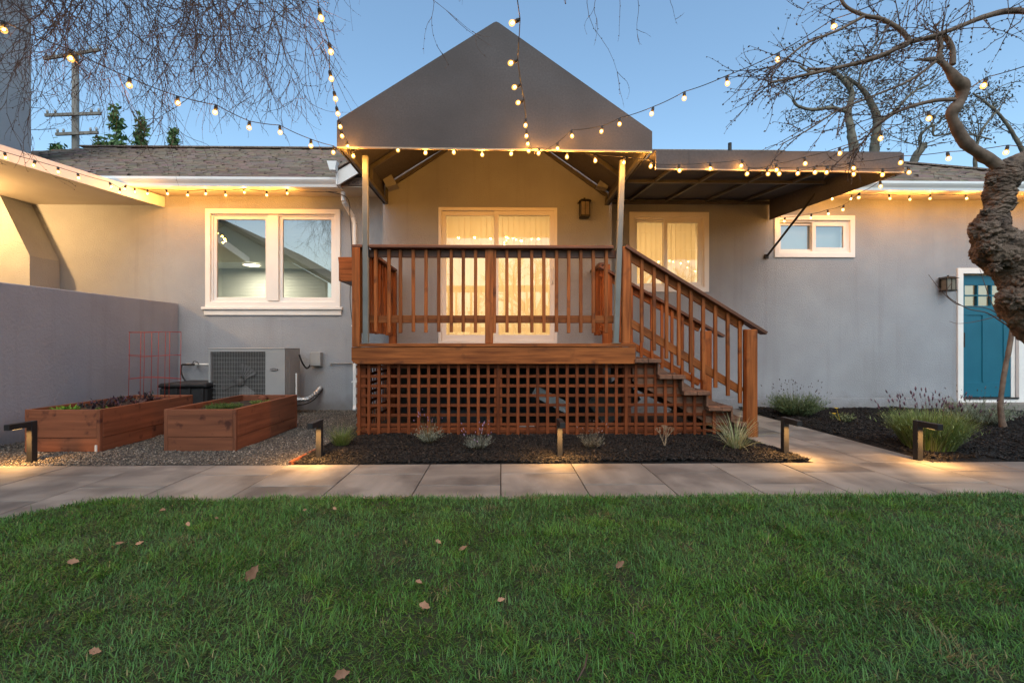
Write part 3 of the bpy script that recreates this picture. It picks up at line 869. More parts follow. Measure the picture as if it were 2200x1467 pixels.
# vertical blinds in the slider and stair window
def vblind(x0, x1, z0, z1, y, ang, label, step=.085):
    t = thing('vertical_blind', label, 'blind', 'blinds hanging inside the windows')
    box('headrail', x0, x1, y - .03, y + .03, z1, z1 + .04, M['trim'], t)
    me = bpy.data.meshes.new('vane')
    w = .092; pts = []
    for i in range(5):
        s = i / 4 - .5
        pts.append((s * w, .003 * (1 - 4 * s * s)))
    V = [(a, b, z0) for a, b in pts] + [(a, b, z1) for a, b in pts]
    me.from_pydata(V, [], [(i, i + 1, 6 + i, 5 + i) for i in range(4)]); me.materials.append(M['vinyl_blind'])
    x = x0 + step / 2
    while x < x1:
        a = ang(x) if callable(ang) else ang
        if a is not None:
            link('vane', me, t, None, (x, y, 0), (0, 0, a + random.uniform(-.012, .012)))
        x += step
vblind(SD[0] + .03, SD[1] - .03, 1.08, SD[3] - .06, BY + .24, lambda x: R(2 if (int((x + 9) / .085) % 4) else 20), 'cream vertical blind hanging behind the sliding glass door')
vblind(W2[0] + .03, W2[1] - .03, W2[2] + .02, W2[3] - .02, WY + .28, lambda x: R(2 if (int((x + 9) / .085) % 4) else 20), 'cream vertical blind in the window beside the stair rail')
# mini blinds behind the twin window lower half, frosted shade in the small window
mbt = thing('window_blind', 'fine grey horizontal blind lowered behind the twin casement window', 'blind', 'blinds hanging inside the windows')
me = box_mesh(W1[1] - W1[0] - .1, .025, .0015, 0); me = me.copy(); me.materials.clear(); me.materials.append(M['interior_dim'])
z = W1[2] + .03
while z < W1[3] - .05:
    link('slat', me, mbt, None, ((W1[0] + W1[1]) / 2, WY + .22, z), (R(-3), 0, 0)); z += .024
box('headrail', W1[0] + .04, W1[1] - .04, WY + .2, WY + .24, W1[3] - .06, W1[3] - .02, M['trim'], mbt)
sh = box('roller_shade', W3[0] + .02, W3[1] - .03, WY + .17, WY + .175, W3[2], W3[3], M['frost'], None)
tag(sh, 'pale frosted shade lowered behind the small high window', 'shade')

# ---- flat porch roof on the left, its pilaster and the tall stucco stack above
pa, pb = Vector((-5.34, 7.5)), Vector((-5.93, 5.40))
d = (pb - pa); pc = pa + d * 2.4
PZ0, PZ1 = 3.24, 3.36
porch = prism('porch_roof', [(pa.x, WY - .002), (-12, WY - .002), (-12, pc.y), (pc.x, pc.y)], 'z', PZ0 + .02, PZ1, M['soffit'], house)
nrm = Vector((d.y, -d.x)).normalized() * -.025
prism('porch_fascia', [(pa.x, pa.y - .01), (pc.x, pc.y), (pc.x - nrm.x, pc.y - nrm.y), (pa.x - nrm.x, pa.y - .01)], 'z', PZ0 - .02, PZ1 + .03, M['trim'], house)
prism('pilaster', [(-6.98, -.2), (-6.98, 2.36), (-7.42, 3.26), (-12, 3.26), (-12, -.2)], 'y', 7.02, 7.49, M['stucco'], house)
stk = prism('chimney_stack', [(-9.6, PZ1), (-8.0, PZ1), (-8.0, 9.6), (-9.6, 9.6)], 'y', 7.55, 8.07, M['stucco'], house)

def mk_point(name, loc, power, col, rad=.02, parent=None):
    d = bpy.data.lights.new(name, 'POINT'); d.energy = power; d.color = col; d.shadow_soft_size = rad
    o = bpy.data.objects.new(name, d); COL.objects.link(o); o.location = loc
    if parent: o.parent = parent
    return o
pl = thing('porch_lamp', 'warm lamp under the flat porch roof behind the low wall', 'lamp')
g = Geo(); g.tube([(-7.5, 6.0, 3.19), (-7.5, 6.0, 3.26)], [.10, .12], 20); g.obj('lamp_housing', M['bronze'], pl)
mk_point('porch_lamp_light', (-7.5, 6.0, 3.08), 170, (1.0, .56, .20), .05, pl)

# low garden wall
gw_ = prism('garden_wall', [(2.6, -.2), (WY - .003, -.2), (WY - .003, 1.70), (2.6, 1.66)], 'x', -5.35, -5.13, M['stucco_low'], None, bev=.008)
tag(gw_, 'low grey stucco garden wall running from the house beside the raised beds', 'wall')

# ================================================================== CANOPY
can = thing('canopy', 'large gabled charcoal canvas canopy over the deck on two steel posts', 'canopy')
CYF, CX0, CX1, CZ0, CZ1, CZP = 5.0, -1.75, 1.635, 3.15, 3.43, 4.505
CXM = -.05
prism('canvas_front', [(CX0, CZ0), (CX1, CZ0 - .02), (CX1, CZ1 - .09), (CXM + .03, CZP - .012), (CXM, CZP), (CXM - .03, CZP - .012), (CX0, CZ1)], 'y', CYF, CYF + .012, M['canvas'], can)
prism('binding', [(CX0, CZ0 - .014), (CX1, CZ0 - .034), (CX1, CZ0 - .018), (CX0, CZ0 + .002)], 'y', CYF - .004, CYF + .016, M['canvas_edge'], can)
def slope(xa_, za_, xb_, zb_):
    prism('canvas_slope', [(xa_, za_), (xb_, zb_), (xb_, zb_ - .012), (xa_, za_ - .012)], 'y', CYF + .013, 6.985, M['canvas'], can)
slope(CX0 + .001, CZ1, CXM, CZP); slope(CX1 - .001, CZ1 - .09, CXM, CZP)
for x, zt in ((CX0, CZ1), (CX1 - .012, CZ1 - .09)):
    prism('side_valance', [(CYF + .013, CZ0 - .01), (6.99, CZ0 - .01), (6.99, zt), (CYF + .013, zt)], 'x', x, x + .012, M['canvas'], can)
for s, x, zt in ((1, CX0 + .05, CZ1 - .03), (-1, CX1 - .05, CZ1 - .12)):
    beam('frame_bar', (x, CYF + .03, CZ0 + .01), (x, 6.98, CZ0 + .01), .04, .05, M['frame_paint'], can)
    for y in (CYF + .05, 6.15, 6.96):
        beam('rafter', (x, y, zt - .03), (CXM, y, CZP - .06), .035, .05, M['frame_paint'], can, up=(0, 0, 1))
        beam('frame_stud', (x, y, CZ0), (x, y, zt - .02), .035, .035, M['frame_paint'], can)
beam('frame_bar', (CX0 + .05, CYF + .035, CZ0 + .02), (CX1 - .05, CYF + .035, CZ0 + .0), .035, .04, M['frame_paint'], can)
beam('ridge_bar', (CXM, CYF + .03, CZP - .07), (CXM, 6.97, CZP - .07), .04, .04, M['frame_paint'], can)
beam('steel_post', (-1.512, 5.245, 1.056), (-1.517, 5.245, CZ0), .062, .055, M['steel'], can, up=(0, 1, 0), bev=.006)
beam('steel_post', (1.300, 5.245, 1.056), (1.375, 5.245, CZ0 - .03), .062, .055, M['steel'], can, up=(0, 1, 0), bev=.006)
for x in (-1.512, 1.300):
    box('post_foot', x - .05, x + .05, 5.195, 5.295, 1.056, 1.062, M['steel'], can)
# timber lookouts under the gable
for s, x in ((1, P(833, 385, 6.8).x), (-1, P(1302, 385, 6.8).x)):
    z = P(833, 392, 6.8).z
    prism('lookout_block', [(x - .11 * s, z + .12), (x + .02 * s, z + .17), (x + .13 * s, z - .03), (x - .02 * s, z - .07)], 'y', 6.80, 6.985, M['stucco'], house)

# ================================================================== AWNING over the side window
aw = thing('awning', 'flat grey canvas awning with side brace over the stair window', 'awning')
AX0, AX1, AY = 1.665, 4.37, 4.97
prism('valance', [(AX0, 2.93), (AX1, 2.91), (AX1, 3.115), (AX0, 3.125)], 'y', AY, AY + .012, M['canvas'], aw)
prism('binding', [(AX0, 2.918), (AX1, 2.898), (AX1, 2.910), (AX0, 2.93)], 'y', AY - .004, AY + .016, M['canvas_edge'], aw)
for x in (2.02, 2.93, 3.84): box('seam', x, x + .006, AY - .0025, AY, 2.925, 3.118, M['canvas'], aw, bev=0)
prism('canvas_top', [(AY + .013, 3.12), (7.47, 3.385), (7.47, 3.397), (AY + .013, 3.132)], 'x', AX0, AX1 - .013, M['canvas'], aw)
prism('side_panel', [(AY + .012, 2.905), (7.48, 3.065), (7.48, 3.395), (AY + .012, 3.115)], 'x', AX1 - .012, AX1, M['canvas'], aw)
for x in (2.05, 2.65, 3.30, 3.90):
    beam('rafter', (x, AY + .02, 3.09), (x + .0, 7.46, 3.353), .035, .035, M['frame_paint'], aw)
beam('frame_bar', (AX0 + .01, 6.15, 3.205), (AX1 - .03, 6.15, 3.205), .035, .04, M['frame_paint'], aw)
beam('frame_bar', (AX0 + .01, 7.44, 3.33), (AX1 - .03, 7.44, 3.33), .04, .05, M['frame_paint'], aw)
beam('frame_bar', (AX0 + .01, AY + .04, 2.95), (AX1 - .03, AY + .04, 2.94), .03, .03, M['frame_paint'], aw)
ba, bb = P(1648, 550, 7.46), P(1768, 396, 6.25)
beam('brace', ba, bb, .022, .03, M['bronze'], aw)
box('brace_foot', ba.x - .03, ba.x + .03, 7.46, 7.495, ba.z - .04, ba.z + .03, M['bronze'], aw)

# ================================================================== DECK with stairs, railings and lattice
deck = thing('deck', 'raised redwood deck with slatted railing, lattice skirt and side stairs', 'deck')
W, WC, WL, WT, WB = M['wood'], M['wood_cap'], M['wood_lat'], M['wood_tread'], M['wood_bed']
DX0, DX1, DYF, DZ = -1.665, 1.515, 5.22, 1.052
# boards run across
y = DYF - .012
k = 0
while y < 6.98:
    w = .138
    box('deck_board', DX0 + .02, DX1 + .01, y, min(y + w, 6.99), DZ - .036, DZ, WT if k else W, deck)
    y += w + .006; k += 1
prism('fascia_board', [(DX0, .86), (DX0 + .05, .822), (DX1, .822), (DX1, 1.010), (DX0, 1.010)], 'y', DYF - .005, DYF + .036, W, deck, bev=.004)
beam('fascia_board', (DX0 + .02, DYF + .04, .92), (DX0 + .02, 6.98, .92), .036, .18, W, deck)
for y in (5.6, 6.1, 6.6): beam('joist', (DX0 + .04, y, .93), (DX1, y, .93), .04, .16, WT, deck)
for x in (-1.58, -.03, 1.45):
    for y in (5.36, 6.85): box('post', x - .045, x + .045, y - .045, y + .045, -.1, .83, WL, deck)

def baluster(x, y, z0, z1, rot=0):
    x += random.uniform(-.003, .003); z0 = round(z0 + random.choice((-.008, -.003, 0, .004)), 3)
    o = box('baluster', x - .0185, x + .0185, y - .0185, y + .0185, z0, z1, W, deck, bev=.004)
    o.rotation_euler.y += random.uniform(-.0035, .0035)
RY0 = 5.29   # line of the front railing
RT = 2.155
# caps cut round the steel posts
box('rail_cap', -1.662, -1.548, RY0 - .08, RY0 + .07, RT - .036, RT, WC, deck, bev=.006)
box('rail_cap', -1.476, 1.275, RY0 - .075, RY0 + .07, RT - .036, RT, WC, deck, bev=.006)
box('top_rail', -1.54, 1.33, RY0 + .018, RY0 + .055, RT - .125, RT - .038, WC, deck)
box('mid_rail', -1.54, 1.36, RY0 + .018, RY0 + .055, 1.286, 1.372, W, deck)
box('post', -1.655, -1.570, DYF - .02, DYF + .065, 1.012, RT - .038, W, deck, bev=.005)
box('post', -.178, -.088, RY0 - .03, RY0 + .017, DZ, RT - .038, W, deck, bev=.005)
box('post', 1.372, 1.462, RY0 - .065, RY0 + .017, DZ, RT - .01, W, deck, bev=.005)
bu = [315, 398, 472, 553, 632, 711, 790, 868, 945, 1063, 1141, 1219, 1297, 1375, 1453, 1531, 1608, 1687, 1767]
for b in [190 + 40] + bu:
    u = 700 + b / 2.934
    baluster(P(u, 600, RY0 - .002).x, RY0 - .002, 1.178, RT - .04)
# left side railing back to the house
LX = -1.60
beam('rail_cap', (LX, RY0 + .08, RT - .018), (LX, 6.93, RT - .018), .13, .036, WC, deck)
beam('top_rail', (LX - .035, RY0 + .08, RT - .08), (LX - .035, 6.93, RT - .08), .036, .086, W, deck)
beam('mid_rail', (LX - .035, RY0 + .08, 1.33), (LX - .035, 6.93, 1.33), .036, .086, W, deck)
box('post', LX - .05, LX + .05, 6.88, 6.975, DZ, RT - .04, W, deck)
y = RY0 + .15
while y < 6.85:
    baluster(LX, y, 1.178, RT - .04); y += .14
# short return rail by the house on the right and the far stair post
RX = 1.395; FY = 6.33
beam('rail_cap', (RX, FY - .04, RT - .018), (RX, 6.95, RT - .018), .12, .036, WC, deck)
beam('top_rail', (RX + .03, FY, RT - .08), (RX + .03, 6.95, RT - .08), .036, .086, W, deck)
beam('mid_rail', (RX + .03, FY, 1.33), (RX + .03, 6.95, 1.33), .036, .086, W, deck)
y = FY + .1
while y < 6.95:
    baluster(RX, y, 1.178, RT - .04); y += .14
box('post', RX - .0, RX + .09, FY - .03, FY + .06, DZ, RT - .02, W, deck)
# stairs
treads = [(1.80, .879), (2.075, .697), (2.355, .515), (2.636, .338), (2.93, .162)]
SY0, SY1 = 5.19, 6.42
px = DX1
for i, (x1, z) in enumerate(treads):
    x0 = x1 - .295
    xm = (x0 + x1) / 2
    for a, b in ((x0, xm - .002), (xm + .002, x1)):
        if i >= 3 and b == x1:
            prism('tread', [(a, SY0), (b - .05, SY0), (b, SY0 + .05), (b, SY1), (a, SY1)], 'z', z - .045, z, WT, deck, bev=.003)
        else:
            box('tread', a, b, SY0, SY1, z - .045, z, WT, deck, bev=.004)
    prev = (treads[i - 1][1] - .046) if i else 1.01
    box('riser', px - .012 if i == 0 else px - .03, px + .008 if i == 0 else px - .01, SY0 + .03, SY1 - .02, z + .001, prev, WT, deck)
    px = x1
box('riser', 2.90, 2.918, SY0 + .03, SY1 - .02, -.02, .116, WT, deck)
for y in (SY0 + .13, SY1 - .08):
    prism('stringer', [(DX1, .835), (DX1 + .25, .82), (2.62, .28), (2.88, .105), (2.88, -.03), (2.68, -.03), (DX1, .62)], 'y', y, y + .038, WT, deck)
def stair_rail(yy, xa_, cap_a, cap_b, post, n0, nb):
    """cap_a, cap_b (x, z) ends of the cap"""
    (ax, az), (bx, bz) = cap_a, cap_b
    s = (bz - az) / (bx - ax)
    zc = lambda x: az + (x - ax) * s
    beam('rail_cap', (ax, yy, az - .018), (bx, yy, bz - .018), .13, .036, WC, deck)
    beam('top_rail', (ax + .03, yy + .037, zc(ax + .03) - .085), (post, yy + .037, zc(post) - .085), .036, .086, W, deck)
    beam('mid_rail', (ax + .03, yy + .037, zc(ax + .03) - .83), (post, yy + .037, zc(post) - .83), .036, .088, W, deck)
    for k in range(nb):
        x = n0 + .1405 * k
        if x > post - .03: break
        baluster(x, yy, zc(x) - .985, zc(x) - .042)
    box('post', post, post + .125, yy - .075, yy + .018, -.05, zc(post + .125) - .045, W, deck, bev=.006)
stair_rail(RY0 - .03, 1.40, (1.405, 2.165), (3.005, 1.186), 2.765, 1.46, 12)
stair_rail(FY, 1.40, (1.335, 2.125), (3.04, 1.172), 2.735, 1.50, 12)
# lattice
LY = 5.30
def step_top(x):
    for x1, z in treads:
        if x < x1 - .03: return z - .047
    return .1
x = -1.606; k = 0
while x < 2.52:
    top = .82 if x < DX1 - .02 else step_top(x)
    box('lattice_strip', x - .0175, x + .0175, LY - .012, LY, -.03, top, WL, deck, bev=.002)
    x += .1125; k += 1
for z in [.79, .68, .57, .46, .35, .24, .13, .055]:
    xe = 1.50
    for x1, zt in treads:
        if zt - .05 > z: xe = x1 - .04
    box('lattice_strip', -1.64, min(xe, 2.60), LY + .001, LY + .013, z - .017, z + .017, WL, deck, bev=.002)
# side lattice, left
y = LY + .1
while y < 6.95:
    box('lattice_strip', -1.625, -1.613, y - .0175, y + .0175, -.03, .82, WL, deck, bev=.002); y += .1125
for z in [.79, .68, .57, .46, .35, .24, .13]:
    beam('lattice_strip', (-1.606, LY + .02, z), (-1.606, 6.98, z), .012, .035, WL, deck, bev=.002)
box('kick_board', -1.63, 2.3, LY + .016, LY + .034, .0, .10, WL, deck)

# window-box planter hung outside the left railing
hp = thing('planter_box', 'empty redwood box hung outside the left deck railing', 'planter box')
x0, x1, y0, y1, z0, z1 = -1.955, -1.655, 5.62, 6.5, 1.80, 2.09
prism('board', [(x0, z1), (x1, z1), (x1, z0), (x0 + .035, z0)], 'y', y0, y0 + .02, W, hp, bev=.003)
prism('board', [(x0, z1), (x1, z1), (x1, z0), (x0 + .035, z0)], 'y', y1 - .02, y1, W, hp, bev=.003)
beam('board', (x0 + .012, y0 + .02, 1.945), (x0 + .012, y1 - .02, 1.945), .018, .28, W, hp)
beam('board', (x1 - .012, y0 + .02, 1.945), (x1 - .012, y1 - .02, 1.945), .018, .28, W, hp)
beam('bottom_board', (-1.80, y0 + .02, 1.81), (-1.80, y1 - .02, 1.81), .24, .018, WC, hp)

# things stored under the deck
t = tag(beam('stored_board', (1.25, 6.1, .12), (1.75, 6.2, .48), .03, .42, M['frame_paint'], up=(-.4, 0, 1)), 'pale panel leaning behind the lattice under the stairs', 'panel')
t = tag(beam('stored_sheet', (.42, 5.9, .46), (.86, 6.0, .22), .02, .14, M['white_stuff'], up=(.4, 0, 1)), 'pale sheet of board tipped over behind the middle of the lattice', 'sheet')
t = tag(box('storage_crate', -.9, -.1, 5.8, 6.3, -.01, .22, M['plastic_black'], None, bev=.02), 'low black crate stored behind the lattice under the deck', 'crate')
t = tag(box('paint_box', .22, .40, 5.5, 5.7, -.01, .075, M['white_stuff'], None, bev=.01), 'small white carton on the ground just behind the lattice', 'carton')

# ================================================================== RAISED BEDS
def raised_bed(x0, x1, y0, y1, label, soil_z=.33, h=.405):
    t = thing('raised_bed', label, 'raised garden bed', 'redwood raised garden beds on the gravel', loc=((x0 + x1) / 2, (y0 + y1) / 2, 0))
    cx, cy = (x0 + x1) / 2, (y0 + y1) / 2
    def bx(n, a, b, c, d, e, f, m=WB, bev=.004): return box(n, a - cx, b - cx, c - cy, d - cy, e, f, m, t, bev)
    for yy in (y0, y1 - .03):
        bx('plank', x0 + .004, x1 - .037, yy, yy + .03, .128, h - .003)
        bx('plank', x0 + .004, x1 - .037, yy + .004, yy + .03, -.01, .124)
    for xx in (x0, x1 - .03):
        a, b = (y0 + .032, y1 - .032)
        bx('plank', xx, xx + .03, a, b, .128, h)
        m_ = a + (b - a) * .5
        bx('plank', xx, xx + .027, a, m_ - .002, -.01, .124); bx('plank', xx, xx + .027, m_ + .002, b, -.01, .124)
    for xx in (x0 - .0, x1 - .036):
        for yy in (y0 - .005, y1 - .034):
            bx('corner_post', xx, xx + .036, yy, yy + .036, -.01, h)
    bm_o, _ = bumpy_sheet('soil', x0 + .03 - cx, x1 - .03 - cx, y0 + .03 - cy, y1 - .03 - cy, soil_z, .04, M['soil'], 24, 40, seed=int(abs(x0) * 10))
    del bm_o['kind']; bm_o.parent = t
    return t
raised_bed(-4.64, -3.945 + .03, 4.62, 5.99, 'long redwood raised bed beside the low grey wall, holding leafy greens', .34)
raised_bed(-3.30, -2.60, 4.62, 5.99, 'redwood raised bed nearer the deck with low herbs and bare soil', .345)
tag(box('survey_stake', -3.935, -3.915, 4.575, 4.59, .0, .065, M['white_stuff']), 'small white tag on the corner of the left raised bed', 'tag')

# red wire trellis
tr = thing('wire_trellis', 'red wire folding trellis standing in the left raised bed', 'trellis')
yb = 5.62
wires = [(277, 5.62), (302, 5.5), (309, 5.7), (325, 5.62), (340, 5.5), (355, 5.7), (364, 5.55), (388, 5.62)]
for u, yy in wires:
    a, b = P(u - 1, 855, yy), P(u + 1, 713, yy)
    g = Geo(); g.tube([a, (a + b) / 2 + Vector((random.uniform(-.006, .006), 0, 0)), b], .0032, 6); g.obj('wire', M['cage'], tr)
for v, sk in ((713, 0), (762, 3), (813, -4)):
    g = Geo(); g.tube([P(276, v, 5.61), P(325, v + sk, 5.60), P(389, v, 5.61)], .0032, 6); g.obj('wire', M['cage'], tr)
    g = Geo(); g.tube([P(277, v + 2, 5.62), P(309, v + 2 + sk, 5.71), P(355, v + sk * .3, 5.70), P(389, v + 1, 5.62)], .003, 6); g.obj('wire', M['cage'], tr)

# ================================================================== AIR CONDITIONER
M['fan_grey'] = noisy('fan_grey', (.10, .10, .10), (.16, .155, .15), 6, .5)
ac = thing('air_conditioner', 'grey outdoor air conditioner with wire grille under the twin window', 'air conditioner')
ax0, ax1, ay0, ay1, az0, az1 = P(448, 800, 6.75).x, P(612, 800, 6.75).x, 6.75, 7.24, .10, .975
gx1 = P(570, 800, 6.75).x
wall_panel('casing', ax0, ax1, az0, az1, ay0, ay0 + .05, [(ax0 + .03, gx1, az0 + .05, az1 - .035)], M['ac_grey'], ac)
box('casing', ax0 + .002, ax1 - .002, ay0 + .051, ay1, az0, az1 - .002, M['ac_dark'], ac)
box('lid', ax0 - .006, ax1 + .006, ay0 - .006, ay1 + .004, az1, az1 + .018, M['ac_grey'], ac, bev=.006)
prism('side_panel', [(ay0 + .051, az0), (ay1, az0), (ay1, az1), (ay0 + .051, az1)], 'x', ax1 - .002, ax1 + .004, M['ac_grey'], ac)
box('access_panel', ax1 + .004, ax1 + .010, ay0 + .12, ay1 - .06, az0 + .1, az1 - .12, M['ac_grey'], ac)
for y in (ay0 + .1, ay1 - .1): box('foot', ax0 + .05, ax1 - .05, y - .04, y + .04, -.02, .10, M['ac_dark'], ac)
gcx, gcz = (ax0 + gx1) / 2 + .03, .50
g = Geo()
for k in range(3):
    a0 = k * 2.094 + .5
    for j in range(5):
        a1, a2 = a0 + j * .2, a0 + (j + 1) * .2
        b = len(g.v)
        for r, a, dy in ((.07, a1, .02), (.27, a1, 0), (.27, a2, .02), (.07, a2, .045)):
            g.v.append(Vector((gcx + r * math.cos(a), ay0 + .035 - .03 + dy, gcz + r * math.sin(a))))
        g.f.append((b, b + 1, b + 2, b + 3))
g.obj('fan', M['fan_grey'], ac, smooth=False)
g = Geo(); g.tube([(gcx, ay0 + .0, gcz), (gcx, ay0 + .045, gcz)], [.06, .07], 14); g.obj('fan_hub', M['ac_dark'], ac)
g = Geo()
n = 34
for i in range(n + 1):
    x = ax0 + .03 + (gx1 - ax0 - .03) * i / n
    g.box(x - .0009, x + .0009, ay0 - .012, ay0 - .009, az0 + .04, az1 - .03)
for i in range(13):
    z = az1 - .06 - i * .0625
    if z > az0 + .05: g.box(ax0 + .02, gx1 + .008, ay0 - .009, ay0 - .004, z - .0013, z + .0013)
go = g.obj('grille', M['ac_grey'], ac, smooth=False); go['kind'] = 'stuff'
bq = P(588, 794, 6.74)
g = Geo(); V0 = []
bm = bmesh.new(); bmesh.ops.create_cone(bm, cap_ends=True, segments=24, radius1=.06, radius2=.056, depth=.008)
bmesh.ops.scale(bm, vec=(1, .33, 1), verts=bm.verts); me = bpy.data.meshes.new('badge'); bm.to_mesh(me); bm.free()
link('badge', me, ac, M['badge'], (bq.x, ay0 - .005, bq.z), (R(90), 0, 0))
def text(s, size, loc, rot, mat, parent, ext=.001):
    c = bpy.data.curves.new('lettering', 'FONT'); c.body = s; c.size = size; c.align_x = 'CENTER'; c.align_y = 'CENTER'; c.extrude = ext
    o = bpy.data.objects.new('tmp', c); COL.objects.link(o)
    dg = bpy.context.evaluated_depsgraph_get(); me = bpy.data.meshes.new_from_object(o.evaluated_get(dg))
    bpy.data.objects.remove(o)
    me.materials.clear()
    return link('lettering', me, parent, mat, loc, rot)
text('LENNOX', .024, (bq.x, ay0 - .0105, bq.z), (R(90), 0, 0), M['letter'], ac)
box('drain_tube', P(636, 820, 6.9).x, P(636, 820, 6.9).x + .02, 6.88, 6.90, .3, .62, M['pvc'], ac)

eb = thing('electrical_box', 'small grey electrical disconnect box on the wall right of the air conditioner', 'electrical box')
q0, q1 = P(668, 787, 7.4), P(689, 757, 7.4)
box('box_body', q0.x, q1.x, 7.39, 7.499, q0.z, q1.z, M['ac_grey'], eb, bev=.006)
box('cover', q0.x - .004, q1.x + .004, 7.375, 7.392, q0.z + .01, q1.z + .006, M['ac_grey'], eb, bev=.004)
g = Geo(); g.tube(smooth_path([P(643, 762, 7.1), P(648, 776, 7.15), P(656, 789, 7.25), P(662, 790, 7.35), P(668, 781, 7.42)], 6), .013, 8); g.obj('conduit', M['rubber'], eb)
lp = thing('insulated_pipe', 'foil wrapped pipe curving from the air conditioner into the wall', 'pipe')
g = Geo(); g.tube(smooth_path([P(630, 858, 7.1), P(655, 857, 7.15), P(668, 852, 7.25), P(680, 842, 7.38), P(689, 831, 7.48)], 8), [.035 + .005 * math.sin(i * 1.9) for i in range(33)], 12, wobble=.3)
g.obj('foil_wrap', M['foil'], lp)
g = Geo(); g.tube(smooth_path([P(630, 872, 7.1), P(655, 868, 7.15), P(672, 860, 7.25), P(686, 846, 7.4), P(693, 836, 7.48)], 6), .009, 6); g.obj('cable', M['rubber'], lp)
sp = thing('wall_pipe', 'thin grey pipe run fixed to the wall beside the downspout', 'pipe')
g = Geo(); g.tube([P(711, 781, 7.47), P(757, 780, 7.47)], .011, 8); g.obj('pipe_run', M['ac_grey'], sp)
q = P(711, 781, 7.47); box('flange', q.x - .02, q.x + .005, 7.45, 7.495, q.z - .022, q.z + .022, M['ac_grey'], sp)
wp = thing('water_pipe', 'hose tap and white pipe on the wall left of the air conditioner', 'pipe')
g = Geo(); g.tube([P(392, 783, 7.40), P(420, 783, 7.40)], .014, 8); g.obj('tap_body', M['bronze'], wp)
g = Geo(); g.tube([P(420, 783, 7.40), P(452, 783, 7.40)], .017, 8); g.obj('white_pipe', M['pvc'], wp)
g = Geo(); g.tube(smooth_path([P(414, 781, 7.40), P(417, 776, 7.39), P(424, 778, 7.38), P(427, 783, 7.38)], 4), .006, 6); g.obj('tap_handle', M['bronze'], wp)
g = Geo(); g.tube(smooth_path([P(391, 783, 7.40), P(389, 795, 7.38), P(392, 808, 7.3), P(399, 820, 7.2), P(402, 830, 7.1)], 6), .012, 6); g.obj('hose', M['rubber'], wp)
for u in (402, 420):
    q = P(u, 783, 7.42); box('pipe_clip', q.x - .008, q.x + .008, 7.40, 7.495, q.z - .02, q.z + .02, M['pvc'], wp)
bn = thing('storage_bin', 'low black plastic bin between the wall corner and air conditioner', 'bin')
a, b = P(338, 820, 6.6), P(446, 820, 6.6)
prism('tub', [(a.x + .03, -.0), (b.x - .03, -.0), (b.x - .02, .44), (a.x + .01, .44)], 'y', 6.6, 7.2, M['plastic_black'], bn, bev=.03)
prism('lid', [(a.x, .44), (b.x - .0, .44), (b.x - .02, .50), (a.x + .04, .50)], 'y', 6.57, 7.23, M['plastic_black'], bn, bev=.02)
for i in range(4):
    x = a.x + .08 + i * .18; box('rib', x, x + .03, 6.575, 6.61, .06, .43, M['plastic_black'], bn)

# ================================================================== WALL LANTERNS
def lantern(c, w, h, dep, label, Yw):
    t = thing('wall_lantern', label, 'wall lantern', 'lanterns on the house wall')
    x, z = c.x, c.z
    yf, yb = Yw - dep, Yw - .045
    def ring(z_, half, th, n, y0=yf, y1=yb): box(n, x - half, x + half, y0 - .008, y1 + .008, z_ - th / 2, z_ + th / 2, M['bronze'], t)
    box('back_plate', x - w * .28, x + w * .28, Yw - .03, Yw - .001, z - h * .2, z + h * .42, M['bronze'], t)
    box('bracket', x - .012, x + .012, yb, Yw - .028, z + h * .26, z + h * .34, M['bronze'], t)
    ring(z - h * .42, w * .40, h * .08, 'base')
    hw = w * .36
    for sx in (-hw, hw):
        for yy in (yf, yb - .012): box('bar', x + sx - .006, x + sx + .006, yy, yy + .012, z - h * .38, z + h * .30, M['bronze'], t)
    box('bar', x - .004, x + .004, yf - .004, yf + .004, z - h * .38, z + h * .30, M['bronze'], t)
    box('glass_pane', x - hw + .008, x + hw - .008, yf + .004, yb - .014, z - h * .37, z + h * .29, M['glazed'], t)
    V = [(x - w * .5, yf - .03, z + h * .30), (x + w * .5, yf - .03, z + h * .30), (x + w * .5, yb + .02, z + h * .30), (x - w * .5, yb + .02, z + h * .30),
         (x - w * .28, yf + .02, z + h * .42), (x + w * .28, yf + .02, z + h * .42), (x + w * .28, yb - .02, z + h * .42), (x - w * .28, yb - .02, z + h * .42)]
    pydata('cap', V, [(0, 3, 2, 1), (4, 5, 6, 7), (0, 1, 5, 4), (1, 2, 6, 5), (2, 3, 7, 6), (3, 0, 4, 7)], M['bronze'], t)
    g = Geo(); g.tube([(x, (yf + yb) / 2, z + h * .42), (x, (yf + yb) / 2, z + h * .46), (x, (yf + yb) / 2, z + h * .5)], [.016, .012, .018], 8); g.obj('finial', M['bronze'], t)
lantern(P(1256, 447, 6.88), .18, .30, .17, 'bronze box lantern on the bay wall right of the sliding door', BY)
lantern(P(2041, 609, 7.36), .21, .27, .17, 'dark wall lantern to the left of the teal door', WY)

